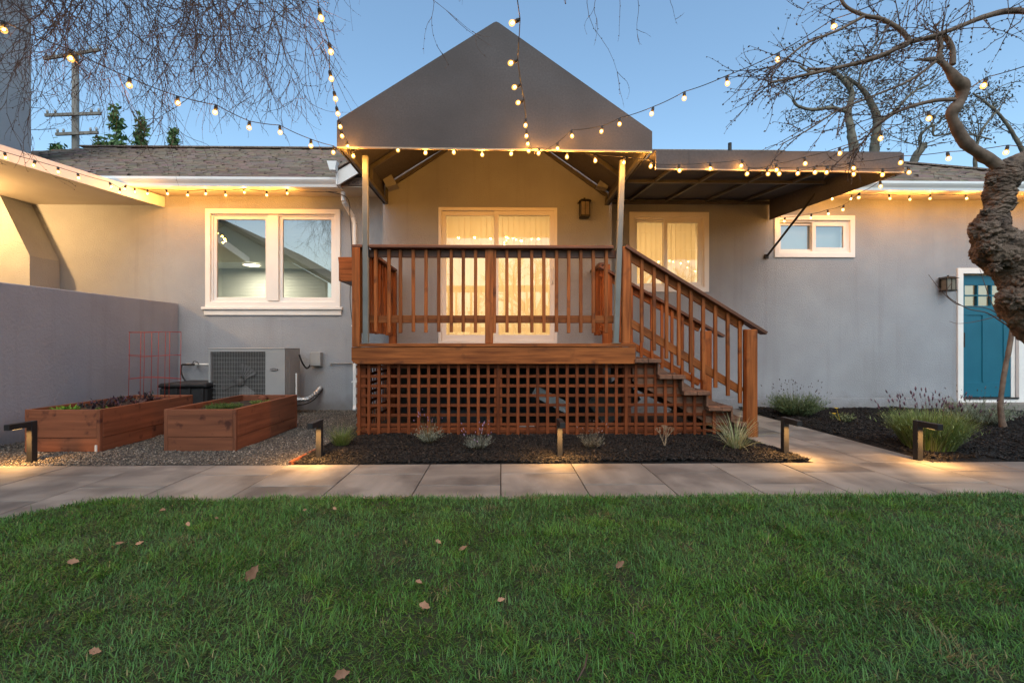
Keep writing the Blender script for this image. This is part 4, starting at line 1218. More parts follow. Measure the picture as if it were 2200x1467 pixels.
# ================================================================== PATH LIGHTS
def path_light(u, v, label, tilt=0):
    b = G(u, v, .01)
    t = thing('path_light', label, 'path light', 'black hooded path lights along the paving', loc=(b.x, b.y, 0))
    H = .355
    box('post', -.024, .024, -.0, .056, -.03, H, M['black'], t, bev=.003)
    box('arm', -.024, .024, -.19, -.001, H - .05, H, M['black'], t, bev=.003)
    box('led_strip', -.012, .012, -.15, -.07, H - .0525, H - .0495, M['led'], t, bev=0)
    d = bpy.data.lights.new('path_light_glow', 'AREA'); d.shape = 'RECTANGLE'; d.size = .03; d.size_y = .10; d.energy = 4.2; d.color = (1, .50, .14); d.spread = R(150)
    o = bpy.data.objects.new('path_light_glow', d); COL.objects.link(o); o.parent = t; o.location = (0, -.11, H - .062)
    t.rotation_euler = (0, 0, R(tilt))
path_light(62, 988, 'black path light left of the raised beds beside the low wall', 0)
path_light(684, 984, 'black path light between the gravel and the mulch bed', 0)
path_light(1203, 981, 'black path light in the mulch before the middle of the lattice', 0)
path_light(1690, 976, 'black path light at the corner of the mulch by the branch path', 0)
path_light(1978, 987, 'black path light in front of the big lavender clump', 0)

# ================================================================== STRING LIGHTS
bulb_me = uv_sphere(.0215, 14, 10, 1.08)
fil_me = uv_sphere(.009, 8, 6, 1.3)
gs = Geo(); gs.tube([(0, 0, 0), (0, 0, -.018), (0, 0, -.042)], [.011, .015, .013], 8)
sock = gs.obj('socket', M['plastic_black']); sock_me = sock.data; bpy.data.objects.remove(sock)
bulb_me.materials.append(M['bulb']); fil_me.materials.append(M['filament'])
LCOL = (1.0, .40, .065)
NB = 0
def string_lights(label, bulbs, power=2.5, lead=None, tail=None, sag=.012, hang=None):
    """bulbs: list of (u, v, Y) of bulb centres"""
    global NB
    t = thing('string_lights', label, 'string lights', 'strings of glowing globe bulbs')
    cab = []
    if lead: cab += [P(*q) for q in lead]
    for i, (u, v, Y) in enumerate(bulbs):
        c = P(u, v, Y)
        h = Vector((0, 0, 1))
        if hang: h = Vector(hang(i)).normalized()
        else:
            h = (Vector((0, 0, 1)) + Vector((random.uniform(-.25, .25), random.uniform(-.2, .2), 0))).normalized()
        top = c + h * .062
        q = h.to_track_quat('Z', 'Y')
        s = link('socket', sock_me, t); s.location = top; s.rotation_mode = 'QUATERNION'; s.rotation_quaternion = q
        b = link('bulb', bulb_me, s); b.location = (0, 0, -.062)
        f = link('filament', fil_me, s); f.location = (0, 0, -.058)
        mk_point('bulb_light', c, power, LCOL, .018, t)
        NB += 1
        cab.append(top + Vector((0, 0, .004)))
    if tail: cab += [P(*q) for q in tail]
    pts = []
    for i in range(len(cab) - 1):
        a, b = cab[i], cab[i + 1]; L = (b - a).length
        for k in range(6):
            f = k / 6; p = a.lerp(b, f); p.z -= sag * L / .3 * 4 * f * (1 - f) * .6
            pts.append(p)
    pts.append(cab[-1])
    g = Geo(); g.tube(pts, .0038, 5); g.obj('wire', M['rubber'], t)

string_lights('globe lights running down from above to the left corner of the canopy',
    [(690, 40, 3.35), (711, 112, 3.62), (712, 170, 3.90), (721, 213, 4.17), (726, 245, 4.43), (731, 273, 4.67), (735, 293, 4.85), (747, 315, 4.94)],
    lead=[(672, -90, 2.9)], tail=[(749, 330, 4.93)], hang=lambda i: (-.15, -.3, 1))
string_lights('globe lights running down over the middle of the canopy front',
    [(1100, 50, 3.35), (1097, 136, 3.75), (1105, 188, 4.05), (1113, 221, 4.30), (1129, 270, 4.6), (1131, 293, 4.78), (1134, 310, 4.90), (1136, 325, 4.95)],
    lead=[(1104, -60, 3.0)], tail=[(1150, 331, 4.94)], hang=lambda i: (.9, -.1, .35) if i < 4 else (.05, 0, 1))
string_lights('globe lights rising from canopy centre to the right above the awning',
    [(1198, 320, 4.93), (1229, 293, 4.88), (1292, 283, 4.82), (1331, 267, 4.7), (1400, 245, 4.52), (1470, 212, 4.32), (1563, 180, 4.1), (1671, 128, 3.85), (1792, 58, 3.6)],
    lead=[(1160, 328, 4.94)], tail=[(1900, 0, 3.35), (2010, -70, 3.15)])
string_lights('row of globe lights along the bottom edge of the canopy front',
    [(759, 336, 5.05), (855, 323, 5.07), (914, 329, 5.07), (975, 328, 5.07), (1036, 333, 5.07), (1098, 331, 5.07), (1157, 330, 4.94), (1218, 338, 5.07), (1279, 346, 5.07), (1340, 350, 5.07), (1398, 358, 5.07)],
    sag=.006, power=17)
string_lights('row of globe lights along the front edge of the awning',
    [(1460, 367, 4.94), (1526, 363, 4.93), (1592, 357, 4.92), (1605, 374, 4.90), (1650, 374, 4.92), (1674, 374, 4.90), (1714, 373, 4.92), (1776, 371, 4.92), (1834, 375, 4.92), (1896, 376, 4.94), (1953, 371, 4.95)],
    lead=[(1398, 352, 4.95)], sag=.008)
string_lights('globe lights climbing from awning front to the gnarled tree, upper run',
    [(1668, 366, 4.88), (1730, 352, 4.75), (1804, 330, 4.5), (1892, 298, 4.2), (1996, 255, 3.9), (2113, 185, 3.6)],
    lead=[(1600, 366, 4.93)], tail=[(2215, 138, 3.4), (2400, 40, 3.1)])
string_lights('globe lights stretching right from awning corner, lower run',
    [(1751, 371, 4.88), (1834, 362, 4.85), (1935, 350, 4.65), (2038, 341, 4.4), (2161, 328, 4.15)],
    lead=[(1690, 374, 4.9)], tail=[(2290, 318, 3.9), (2450, 300, 3.7)])
string_lights('globe lights from the awning corner down to the small high window',
    [(1892, 401, 5.35), (1845, 425, 5.9), (1811, 451, 6.35), (1780, 460, 6.7), (1742, 469, 7.05), (1685, 476, 7.35)],
    lead=[(1953, 366, 4.96)], tail=[(1676, 466, 7.44)])
string_lights('row of globe lights under the gutter right of the awning',
    [(1788, 428, 7.1), (1828, 428, 7.1), (1912, 427, 7.1), (1955, 429, 7.1), (1998, 427, 7.1), (2077, 427, 7.1), (2150, 428, 7.1), (2220, 430, 7.1), (2290, 431, 7.1)],
    power=9.5, lead=[(1740, 418, 7.1)], sag=.005)
string_lights('row of globe lights under the gutter above the twin window',
    [(317, 417, 7.05), (360, 417, 7.1), (403, 420, 7.1), (442, 417, 7.1), (485, 420, 7.1), (525, 414, 7.1), (573, 420, 7.1), (617, 416, 7.1)],
    power=9, tail=[(650, 411, 7.09), (725, 412, 7.09)], sag=.005)
string_lights('globe lights along the white edge of the flat porch roof',
    [(-70, 318, 5.2), (12, 340, 5.42), (72, 356, 5.63), (125, 370, 5.85), (169, 383, 6.08), (239, 402, 6.45), (257, 414, 6.6), (268, 407, 6.68), (290, 413, 6.9)],
    lead=[(-150, 290, 5.0)], tail=[(317, 411, 7.04)], sag=.006)
string_lights('long string of globe lights from upper left down to the canopy corner',
    [(8, 65, 3.3), (152, 127, 3.48), (278, 184, 3.7), (382, 222, 3.92), (462, 242, 4.12), (535, 275, 4.32), (602, 285, 4.5), (668, 314, 4.72), (716, 328, 4.9)],
    lead=[(-160, 0, 3.1)], tail=[(740, 336, 4.97)])

# ================================================================== PLANTS
def join_attr(name, mat, parts, parent=None):
    """parts: list of (V, F, C)"""
    V, F, C, k = [], [], [], 0
    for v, f, c in parts:
        V.append(v); F.append(f + k); C.append(c); k += len(v)
    return np_mesh(name, np.vstack(V), np.vstack(F), mat, np.vstack(C), parent)

def tuft(n, r, L, width, lean, bend, cols, z=0, seed=0):
    a = rng.uniform(0, 2 * np.pi, n); rr = r * np.sqrt(rng.random(n))
    xy = np.column_stack([rr * np.cos(a), rr * np.sin(a)])
    LL = rng.uniform(L[0], L[1], n)
    ln = rng.uniform(lean[0], lean[1], n) * (.3 + .7 * rr / max(r, 1e-4))
    V, F = blades(n, xy, LL, rng.uniform(*width, n), ln, a + rng.normal(0, .4, n), rng.uniform(*bend, n))
    V[:, 2] += z
    cols = np.array(cols); c = cols[rng.integers(0, len(cols), n)] * rng.uniform(.75, 1.25, n)[:, None]
    return V, F, np.repeat(c, 7, axis=0)

def leafy_stems(n, r, L, lean, leaf_n, leaf_L, leaf_w, cols, stemcol=(.06, .055, .03), start=.15, spread=.9, bend=(.1, .6)):
    """stems fanning out with small leaves all along"""
    parts = []
    xy0, LL, yaw, ln, bd = [], [], [], [], []
    P0 = []
    for i in range(n):
        a = rng.uniform(0, 2 * np.pi); rr = r * math.sqrt(rng.random())
        l = rng.uniform(*L); le = rng.uniform(*lean) * (.25 + .75 * rr / r); b = rng.uniform(*bend)
        P0.append((rr * math.cos(a), rr * math.sin(a), a, l, le, b))
    P0 = np.array(P0)
    V, F = blades(n, P0[:, :2], P0[:, 3], np.full(n, .003), P0[:, 4], P0[:, 2], P0[:, 5])
    parts.append((V, F, np.tile(np.array(stemcol), (len(V), 1))))
    # leaves
    pts, yaws = [], []
    for x, y, a, l, le, b in P0:
        f = rng.uniform(start, 1.0, leaf_n)
        ang = le + b * f
        h = l * f * np.cos(ang * .7); o = l * f * np.sin(ang * .85)
        pts.append(np.column_stack([x + np.cos(a) * o, y + np.sin(a) * o, h]))
    pts = np.vstack(pts); m = len(pts)
    V, F = blades(m, pts[:, :2], rng.uniform(*leaf_L, m), rng.uniform(*leaf_w, m), rng.uniform(.2, 1.3, m) * spread, rng.uniform(0, 2 * np.pi, m), rng.uniform(.0, .6, m))
    V = V.reshape(m, 7, 3); V[:, :, 2] += pts[:, 2][:, None]; V = V.reshape(-1, 3)
    cols = np.array(cols); c = cols[rng.integers(0, len(cols), m)] * rng.uniform(.7, 1.3, m)[:, None]
    parts.append((V, F, np.repeat(c, 7, axis=0)))
    return parts

def plant(name, label, cat, u, v, z, parts, flowers=None, group=None):
    b = G(u, v, z) if v is not None else Vector((*u, z))
    t = thing(name, label, cat, group, loc=(b.x, b.y, z))
    f = join_attr('foliage', M['plant'], parts, t); f['kind'] = 'stuff'
    if flowers:
        g = join_attr('flower_stalks', M['plant'], flowers, t); g['kind'] = 'stuff'
    return t

def stalks(n, r, L, lean, head, hcol, scol=(.10, .09, .06), hr=.006):
    """thin stalks that end in small flower spikes"""
    parts = []
    a = rng.uniform(0, 2 * np.pi, n); rr = r * np.sqrt(rng.random(n))
    xy = np.column_stack([rr * np.cos(a), rr * np.sin(a)])
    LL = rng.uniform(*L, n); le = rng.uniform(*lean, n) * (.3 + .7 * rr / r); bd = rng.uniform(-.1, .3, n)
    V, F = blades(n, xy, LL, np.full(n, .0035), le, a, bd)
    parts.append((V, F, np.tile(np.array(scol), (len(V), 1))))
    tips = V.reshape(n, 7, 3)[:, 6]
    O = np.array([(1, 0, 0), (-1, 0, 0), (0, 1, 0), (0, -1, 0), (0, 0, 1), (0, 0, -1)], dtype=float)
    T = np.array([(0, 2, 4), (2, 1, 4), (1, 3, 4), (3, 0, 4), (2, 0, 5), (1, 2, 5), (3, 1, 5), (0, 3, 5)])
    s = rng.uniform(.7, 1.3, n)
    H = O[None] * np.stack([hr * s, hr * s, head * s], axis=1)[:, None, :]
    ang = (le + bd)[:, None]; ca, sa = np.cos(a)[:, None], np.sin(a)[:, None]
    off = H[..., 2] * np.sin(ang * .8)
    H = np.stack([H[..., 0] + ca * off, H[..., 1] + sa * off, H[..., 2]], axis=2) + tips[:, None, :]
    F = (np.arange(n)[:, None, None] * 6 + T[None]).reshape(-1, 3)
    c = np.array(hcol) * rng.uniform(.6, 1.4, n)[:, None]
    parts.append((H.reshape(-1, 3), F, np.repeat(c, 6, axis=0)))
    return parts

GREY = [(.22, .25, .19), (.31, .34, .28), (.15, .18, .12), (.26, .26, .20)]
OLIVE = [(.10, .14, .035), (.15, .18, .05), (.07, .11, .03), (.18, .19, .07)]
DEEP = [(.09, .14, .06), (.12, .18, .08), (.07, .11, .05), (.16, .20, .09)]
SILV = [(.20, .22, .19), (.27, .29, .25), (.15, .17, .14)]
plant('grass_tuft', 'yellow green grass tuft at the left corner of the deck lattice', 'ornamental grass', 733, 955, .02,
      [tuft(420, .07, (.08, .26), (.002, .004), (0, .9), (.1, .9), [(.12, .17, .03), (.18, .22, .05), (.22, .22, .08), (.08, .13, .03)])])
plant('lavender_plant', 'small grey lavender clump before the left part of the lattice', 'lavender', 922, 950, .02,
      leafy_stems(70, .07, (.08, .19), (.1, 1.1), 22, (.012, .028), (.002, .004), GREY) + [tuft(26, .04, (.2, .33), (.0016, .0025), (0, .5), (0, .3), [(.22, .16, .06), (.16, .17, .06)])],
      stalks(14, .05, (.2, .36), (.1, .8), .013, (.22, .13, .22)))
plant('lavender_plant', 'low silvery lavender with lilac flowers second from the lattice left end', 'lavender', 1027, 962, .02,
      leafy_stems(70, .08, (.06, .15), (.2, 1.3), 22, (.012, .028), (.002, .004), SILV), stalks(22, .07, (.12, .28), (.2, 1.0), .012, (.34, .22, .36)))
plant('lavender_plant', 'dry grey lavender right of the middle path light', 'lavender', 1270, 960, .02,
      leafy_stems(60, .08, (.06, .17), (.2, 1.2), 20, (.012, .028), (.002, .004), [(.24, .21, .16), (.18, .17, .13), (.13, .13, .09)]), stalks(12, .07, (.12, .27), (.2, 1.1), .01, (.25, .16, .15)))
# twiggy dry shrub
b = G(1428, 958, .02); t = thing('dry_shrub', 'small leafless straw coloured shrub before the stair lattice', 'shrub', None, (b.x, b.y, .01))
g = Geo()
def twiggy(g, p, d, L, r, depth):
    q = p + d * L; mid = (p + q) / 2 + Vector((random.uniform(-1, 1), random.uniform(-1, 1), 0)) * L * .08
    g.tube([p, mid, q], [r, r * .85, r * .7], 4, cap=False)
    if depth:
        for k in range(3):
            nd = (d + Vector((random.uniform(-.7, .7), random.uniform(-.6, .6), random.uniform(-.1, .4)))).normalized()
            twiggy(g, q, nd, L * .62, r * .65, depth - 1)
for k in range(5):
    twiggy(g, Vector((0, 0, 0)), Vector((random.uniform(-.5, .5), random.uniform(-.3, .3), 1)).normalized(), .10, .0045, 3)
M['straw'] = noisy('straw_twig', (.24, .16, .10), (.36, .26, .17), 10, .8)
g.obj('branches', M['straw'], t)
plant('grass_tuft', 'striped pale ornamental grass at the foot of the stairs', 'ornamental grass', 1580, 963, .02,
      [tuft(200, .05, (.16, .44), (.004, .009), (0, 1.1), (.1, 1.3), [(.38, .38, .22), (.26, .31, .14), (.46, .44, .30), (.16, .22, .09)])])
plant('lavender_plant', 'round lavender bush with dark seed heads against the grey wall', 'lavender', 1712, 893, .02,
      leafy_stems(520, .17, (.16, .37), (.1, 1.25), 30, (.02, .045), (.003, .006), DEEP), stalks(46, .17, (.34, .52), (.1, .9), .014, (.08, .06, .075), hr=.008))
yf = plant('flower_plant', 'small plant with two yellow blooms in the mulch by the wall', 'flowering plant', 1812, 906, .02,
      leafy_stems(26, .10, (.05, .15), (.3, 1.2), 12, (.02, .04), (.008, .016), [(.16, .19, .09), (.24, .26, .14), (.10, .13, .05)]))
for dx, dz in ((-.16, .12), (-.13, .19)):
    g = Geo()
    for k in range(7):
        a = k * .9; g.blob((dx + .014 * math.cos(a), -.05 + .014 * math.sin(a), dz), .0065, (math.cos(a), math.sin(a), .3), 1.5)
    g.tube([(dx * .3, 0, 0), (dx, -.05, dz)], .002, 4); g.obj('flower', M['yellow'], yf, smooth=False)
plant('lavender_plant', 'biggest lavender clump with purple spikes behind the right path light', 'lavender', 1995, 962, .02,
      [tuft(3600, .19, (.20, .42), (.004, .008), (.05, .62), (.1, .6), [(.17, .25, .05), (.24, .31, .08), (.11, .18, .04), (.28, .31, .12)])] + leafy_stems(240, .20, (.2, .40), (.1, .7), 14, (.03, .06), (.003, .006), [(.22, .29, .09), (.30, .36, .16), (.16, .23, .07)]),
      stalks(95, .22, (.42, .58), (.1, .75), .022, (.15, .09, .12), hr=.009))
plant('lavender_plant', 'silver grey bush behind the big clump below the teal door', 'lavender', 2100, 908, .02,
      leafy_stems(240, .24, (.15, .36), (.1, 1.2), 22, (.02, .05), (.003, .006), [(.21, .25, .17), (.29, .33, .25), (.15, .19, .12)]), stalks(24, .2, (.3, .5), (.1, .9), .014, (.12, .1, .1)))
plant('lettuce', 'bright green lettuce in the near end of the left raised bed', 'lettuce', (-4.46, 4.86), None, .34,
      [tuft(150, .09, (.04, .10), (.02, .035), (.3, 1.4), (.2, 1.0), [(.16, .32, .03), (.22, .38, .05), (.10, .24, .03)])])
plant('lettuce', 'small green seedling patch beside the purple leafy plants', 'lettuce', (-4.16, 5.0), None, .34,
      [tuft(90, .07, (.03, .07), (.015, .028), (.3, 1.4), (.2, 1.0), [(.18, .30, .05), (.12, .24, .04)])])
PUR = [(.05, .03, .045), (.08, .045, .07), (.05, .06, .05)]
for (u, v, Y), lab in zip([(188, 862, 4.75), (222, 860, 4.95), (247, 860, 5.15), (272, 858, 5.3), (310, 852, 5.55)],
        ['nearest tall purple kale beside the green lettuce in the left bed', 'second purple kale from the lettuce in the left bed', 'third purple kale from the lettuce in the left bed',
         'purple kale just left of the red trellis', 'purple kale growing inside the red trellis']):
    x = P(u, v, Y).x
    t = thing('kale_plant', lab, 'kale plant', 'purple kale plants in the left raised bed', loc=(x, Y, .34))
    f = join_attr('foliage', M['plant'], leafy_stems(9, .02, (.09, .16), (.2, .9), 7, (.02, .045), (.012, .024), PUR, (.06, .04, .05), start=.55), t); f['kind'] = 'stuff'
for k, (x, y, s) in enumerate([(-4.2, 5.1, .08), (-4.1, 5.35, .07), (-4.25, 5.75, .08)]):
    t = thing('lettuce', ['dark red lettuce head midway along the left raised bed', 'smaller red lettuce beside the trellis in the left bed', 'red lettuce at the far end of the left raised bed'][k], 'lettuce', 'red lettuces in the left raised bed', loc=(x, y, .34))
    f = join_attr('foliage', M['plant'], [tuft(90, s, (.05, .10), (.02, .04), (.2, 1.3), (.2, 1.0), [(.10, .03, .04), (.07, .04, .04), (.12, .06, .05)])], t); f['kind'] = 'stuff'
plant('herb_patch', 'low green herb mat in the near end of the right raised bed', 'herbs', (-2.98, 5.06), None, .345,
      leafy_stems(320, .15, (.03, .075), (.1, 1.2), 10, (.008, .018), (.004, .008), [(.08, .15, .03), (.12, .19, .05), (.06, .11, .03)]))
plant('herb_patch', 'yellow green seedlings further along the right raised bed', 'herbs', (-2.80, 5.5), None, .345,
      leafy_stems(110, .10, (.02, .05), (.1, 1.2), 8, (.008, .018), (.005, .01), [(.22, .26, .06), (.16, .22, .05)]))
tag(box('clay_pot', -2.97 - .05, -2.97 + .05, 5.82, 5.92, .32, .40, M['terracotta'], None, bev=.02), 'small terracotta pot sunk in the far end of the right raised bed', 'pot')

# ---- fallen leaves on the lawn
LV = [(350, 1097, .055, 'curled brown leaf nearest the paving on the left lawn'), (405, 1126, .045, 'dull brown leaf half sunk below the curled one near the path'),
      (466, 1112, .03, 'tiny leaf beside the bright grass patch near the path'), (257, 1166, .045, 'orange brown leaf, left of the pair on the left lawn'),
      (300, 1166, .045, 'upright brown leaf, right of the pair on the left lawn'), (158, 1206, .06, 'crumpled brown leaf lying alone at far left'),
      (543, 1230, .10, 'largest pale tan leaf standing upright in the grass'), (655, 1095, .03, 'narrow tan leaf near the path below the left beds'),
      (720, 1092, .04, 'pale tan leaf near the path below the second path light'), (942, 1163, .045, 'grey brown leaf in the middle of the lawn'),
      (995, 1177, .055, 'orange tan leaf right of the grey brown one mid lawn'), (1332, 1212, .06, 'dark rust leaf on the right half of the lawn'),
      (900, 1250, .04, 'dull leaf buried in the middle of the lawn'), (912, 1302, .06, 'brown leaf tilted up low in the middle of the lawn'),
      (1077, 1288, .04, 'small dark leaf right of the tilted one'), (735, 1447, .06, 'pinkish brown leaf at the very bottom of the lawn'),
      (205, 1398, .05, 'small reddish leaf in the bottom left grass')]
for i, (u, v, s, lab) in enumerate(LV):
    p = G(u, v, .046)
    V, F = [], []
    n = 8; s *= .78
    for k in range(n + 1):
        f = k / n; w = math.sin(math.pi * f ** .8) * .27 * (1 + .25 * math.sin(k * 2.4 + i))
        z = .12 * math.sin(f * 3 + i) + .25 * (f - .5) ** 2
        V += [(f - .5, -w, z + w * .5), (f - .5, 0, z), (f - .5, w, z + w * .6)]
    for k in range(n):
        a = k * 3; F += [(a, a + 1, a + 4, a + 3), (a + 1, a + 2, a + 5, a + 4)]
    o = pydata('fallen_leaf', [Vector(q) * s for q in V], F, M['leaf_brown'], None, True, loc=p,
               rot=((R(60), R(-50), R(40)) if s > .075 else (random.uniform(.35, .9), random.uniform(-.4, .4), random.uniform(-.8, .8))))
    tag(o, lab, 'leaf', 'fallen leaves on the lawn')
for u0, v0, u1, v1, lab in ((1348, 1355, 1366, 1372, 'short pinkish twig lying on the right half of the lawn'), (1262, 1405, 1240, 1462, 'thin dark stick at the bottom of the lawn')):
    g = Geo(); a, b = G(u0, v0, .06), G(u1, v1, .045); g.tube([a, (a + b) / 2 + Vector((.008, 0, .004)), b], [.003, .0028, .002], 5)
    tag(g.obj('fallen_twig', M['twig']), lab, 'twig')

# ================================================================== GNARLED TREE, right
gt = thing('gnarled_tree', 'gnarled old tree with burred bark leaning in before the teal door', 'tree')
def uvpath(pts):  # (u, v, Y, radius px) -> centres, radii
    s = smooth_path([(*P(u, v, Y), r * Y / FPX) for u, v, Y, r in pts], 9)
    return [Vector(q[:3]) for q in s], [q[3] for q in s]
base = Vector((4.35, 3.25, -.1))
trunk = [(2400, 1000, 3.2, 52), (2365, 860, 3.2, 46), (2310, 770, 3.2, 44), (2250, 715, 3.18, 38), (2214, 682, 3.15, 36), (2190, 645, 3.13, 36), (2180, 605, 3.12, 29), (2164, 570, 3.12, 32), (2144, 532, 3.1, 43),
         (2130, 497, 3.1, 34), (2140, 465, 3.1, 25), (2145, 440, 3.1, 23), (2150, 415, 3.1, 25), (2154, 392, 3.1, 26), (2158, 375, 3.1, 26), (2160, 360, 3.1, 22)]
c, r = uvpath(trunk)
g = Geo(); 
cc, rr = [], []
for i in range(len(c) - 1):
    for k in range(3): cc.append(c[i].lerp(c[i + 1], k / 3)); rr.append(r[i] + (r[i + 1] - r[i]) * k / 3)
cc.append(c[-1]); rr.append(r[-1])
g.tube(cc, rr, 110, wobble=.24, seed=3)
def barkify(vs, amp=.008):
    for q in vs:
        n1 = mnoise.noise(Vector((q.x * 24, q.y * 24, q.z * 34)))
        n2 = mnoise.fractal(Vector((q.x * 70, q.y * 70, q.z * 90)), 1.0, 2.0, 3)
        c0 = vc(q); d_ = (q - c0).normalized()
        q += d_ * amp * (1 - 2.6 * max(0, .22 - abs(n1)) / .22 * .6 + n2 * .5)
def vc(q):
    return min(cc, key=lambda p: (p - q).length_squared) if len(cc) < 60 else cc[min(range(0, len(cc), 9), key=lambda i: (cc[i] - q).length_squared)]
barkify(g.v)
g.obj('trunk', M['bark'], gt)
def burl(u, v, Y, rpx, seed, sx=1.0):
    bm = bmesh.new(); bmesh.ops.create_icosphere(bm, subdivisions=5, radius=1)
    p = P(u, v, Y); r_ = rpx * Y / FPX
    for q in bm.verts:
        n_ = mnoise.fractal(q.co * 2.2 + Vector((seed, 0, 0)), 1.0, 2.0, 5)
        w_ = q.co * r_ + p; n1 = mnoise.noise(Vector((w_.x * 26, w_.y * 26, w_.z * 34))); n2 = mnoise.fractal(w_ * 75, 1.0, 2.0, 3)
        q.co = q.co * (r_ * (1 + .34 * n_) + .009 * (n2 * .6 - 2.4 * max(0, .22 - abs(n1)) / .22 * .6)); q.co.x *= sx
    me = bpy.data.meshes.new('burl'); bm.to_mesh(me); bm.free()
    me.polygons.foreach_set('use_smooth', [True] * len(me.polygons))
    link('burl', me, gt, M['bark'], p)
burl(2118, 496, 3.05, 23, 1, 1.1); burl(2126, 530, 3.03, 20, 5); burl(2172, 552, 3.02, 22, 8); burl(2128, 390, 3.05, 9, 11); burl(2175, 410, 3.08, 10, 14); burl(2178, 642, 3.05, 25, 17, 1.1)
burl(2198, 600, 3.05, 22, 21); burl(2138, 574, 3.05, 11, 31); burl(2116, 455, 3.07, 8, 34)
def limb(name, pts, mat='limb', wob=.12, sides=12, seed=0, parent=gt):
    c_, r_ = uvpath(pts); r_ = [q * .86 for q in r_]; g = Geo(); g.tube(c_, r_, sides, wobble=wob, seed=seed); g.obj(name, M[mat], parent)
    return c_, r_
limbs = []
limbs.append(limb('limb', [(2158, 368, 3.1, 18), (2128, 345, 3.1, 12), (2085, 318, 3.08, 12), (2062, 290, 3.06, 11), (2046, 255, 3.05, 10), (2046, 238, 3.04, 13), (2064, 215, 3.03, 10), (2068, 190, 3.02, 15), (2055, 172, 3.0, 13), (2038, 150, 3.0, 9), (2015, 130, 3.0, 6), (1995, 128, 3.0, 5), (1965, 130, 3.0, 2.5)], wob=.3, sides=20, seed=5))
limbs.append(limb('limb', [(2158, 368, 3.1, 25), (2190, 352, 3.1, 24), (2240, 330, 3.1, 22), (2330, 280, 3.1, 20)], 'bark', .3, 20, 9))
limbs.append(limb('limb', [(2170, 560, 3.1, 26), (2200, 525, 3.1, 22), (2260, 470, 3.1, 20), (2360, 400, 3.1, 16)], 'bark', .3, 20, 12))
limbs.append(limb('limb', [(2016, 130, 3.0, 7), (2020, 105, 3.0, 6), (2018, 85, 3.0, 6), (2000, 82, 3.0, 5), (1950, 92, 3.0, 6), (1900, 118, 3.0, 5), (1850, 135, 2.98, 4.5), (1780, 148, 2.95, 3.5), (1735, 148, 2.93, 2.5)], seed=15))
limbs.append(limb('limb', [(2046, 140, 3.0, 7), (2046, 105, 3.0, 6), (2030, 78, 3.0, 5.5), (2015, 76, 3.0, 5)], seed=16))
limbs.append(limb('limb', [(1955, 92, 3.0, 5), (2040, 66, 2.98, 5), (2110, 38, 2.95, 6), (2170, 24, 2.93, 7), (2230, 30, 2.9, 7), (2330, 60, 2.9, 8)], seed=17))
limbs.append(limb('limb', [(1957, 92, 3.0, 6), (1935, 65, 3.0, 5.5), (1895, 42, 3.0, 5), (1855, 33, 3.0, 4.5), (1815, 12, 3.0, 4), (1800, -25, 3.0, 3.5)], seed=18))
limbs.append(limb('limb', [(1950, 96, 3.0, 5), (1860, 130, 2.97, 4.5), (1760, 155, 2.94, 4), (1700, 168, 2.92, 3), (1655, 178, 2.9, 2.2)], seed=19))
limbs.append(limb('limb', [(1858, 34, 3.0, 4), (1800, 66, 2.98, 3.4), (1735, 92, 2.96, 2.6), (1690, 125, 2.95, 2), (1645, 152, 2.94, 1.2)], seed=20))
limbs.append(limb('limb', [(2052, 214, 3.02, 5), (2000, 218, 3.05, 4.5), (1930, 240, 3.1, 3.5), (1880, 275, 3.15, 2.6), (1850, 310, 3.2, 2), (1820, 340, 3.22, 1.4)], seed=21))
limbs.append(limb('limb', [(2025, 120, 3.0, 4), (1960, 170, 3.0, 3), (1880, 205, 3.0, 2.6), (1800, 238, 3.0, 2), (1735, 280, 3.0, 1.6), (1675, 312, 3.0, 1)], seed=22))
# twigs with buds
def budded(g, pts, r0, r1, buds=True, step=.035, br=.0038):
    n = len(pts)
    g.tube(pts, [r0 + (r1 - r0) * i / (n - 1) for i in range(n)], 4, cap=False)
    if buds:
        acc = 0
        for i in range(1, n):
            d_ = pts[i] - pts[i - 1]; acc += d_.length
            if acc > step:
                acc = 0
                sd_ = d_.cross(Vector((random.gauss(0, 1), random.gauss(0, 1), random.gauss(0, 1))))
                if sd_.length > 1e-6:
                    sd_.normalize(); g.blob(pts[i] + sd_ * br, br * random.uniform(.6, 1.2), (sd_ + d_.normalized() * .6))
def grow(g, p, d_, L, r, droop, n=9, buds=True, jit=.18, step=.035, br=.0038, curl=.25):
    pts = [p.copy()]; q = p.copy(); d_ = d_.normalized(); s = L / n
    cv = Vector((random.gauss(0, curl), random.gauss(0, curl), random.gauss(0, curl)))
    for i in range(n):
        if i == n // 2 and random.random() < .5: cv = -cv * .8
        d_ = (d_ + (cv + Vector((random.gauss(0, jit), random.gauss(0, jit), random.gauss(0, jit) - droop))) * (1.0 / n) * 2.2).normalized()
        q = q + d_ * s; pts.append(q.copy())
    budded(g, pts, r, r * .35, buds, step, br)
    return pts
tg = Geo()
for c_, r_ in limbs[3:]:
    m = len(c_)
    for k in range(16):
        i = random.randrange(int(m * .15), m - 1)
        d_ = (c_[min(i + 2, m - 1)] - c_[i - 1]).normalized()
        dd = (d_ * .7 + Vector((random.uniform(-.9, .3), random.uniform(-.4, .4), random.uniform(-.9, .7)))).normalized()
        pts = grow(tg, c_[i], dd, random.uniform(.15, .5), .0035, random.uniform(-.1, .35), 8, br=.0055)
        for j in range(2):
            ii = random.randrange(2, 7)
            grow(tg, pts[ii], (dd + Vector((random.gauss(0, .6), random.gauss(0, .4), random.gauss(0, .6)))), random.uniform(.06, .2), .0022, .1, 5, br=.0045)
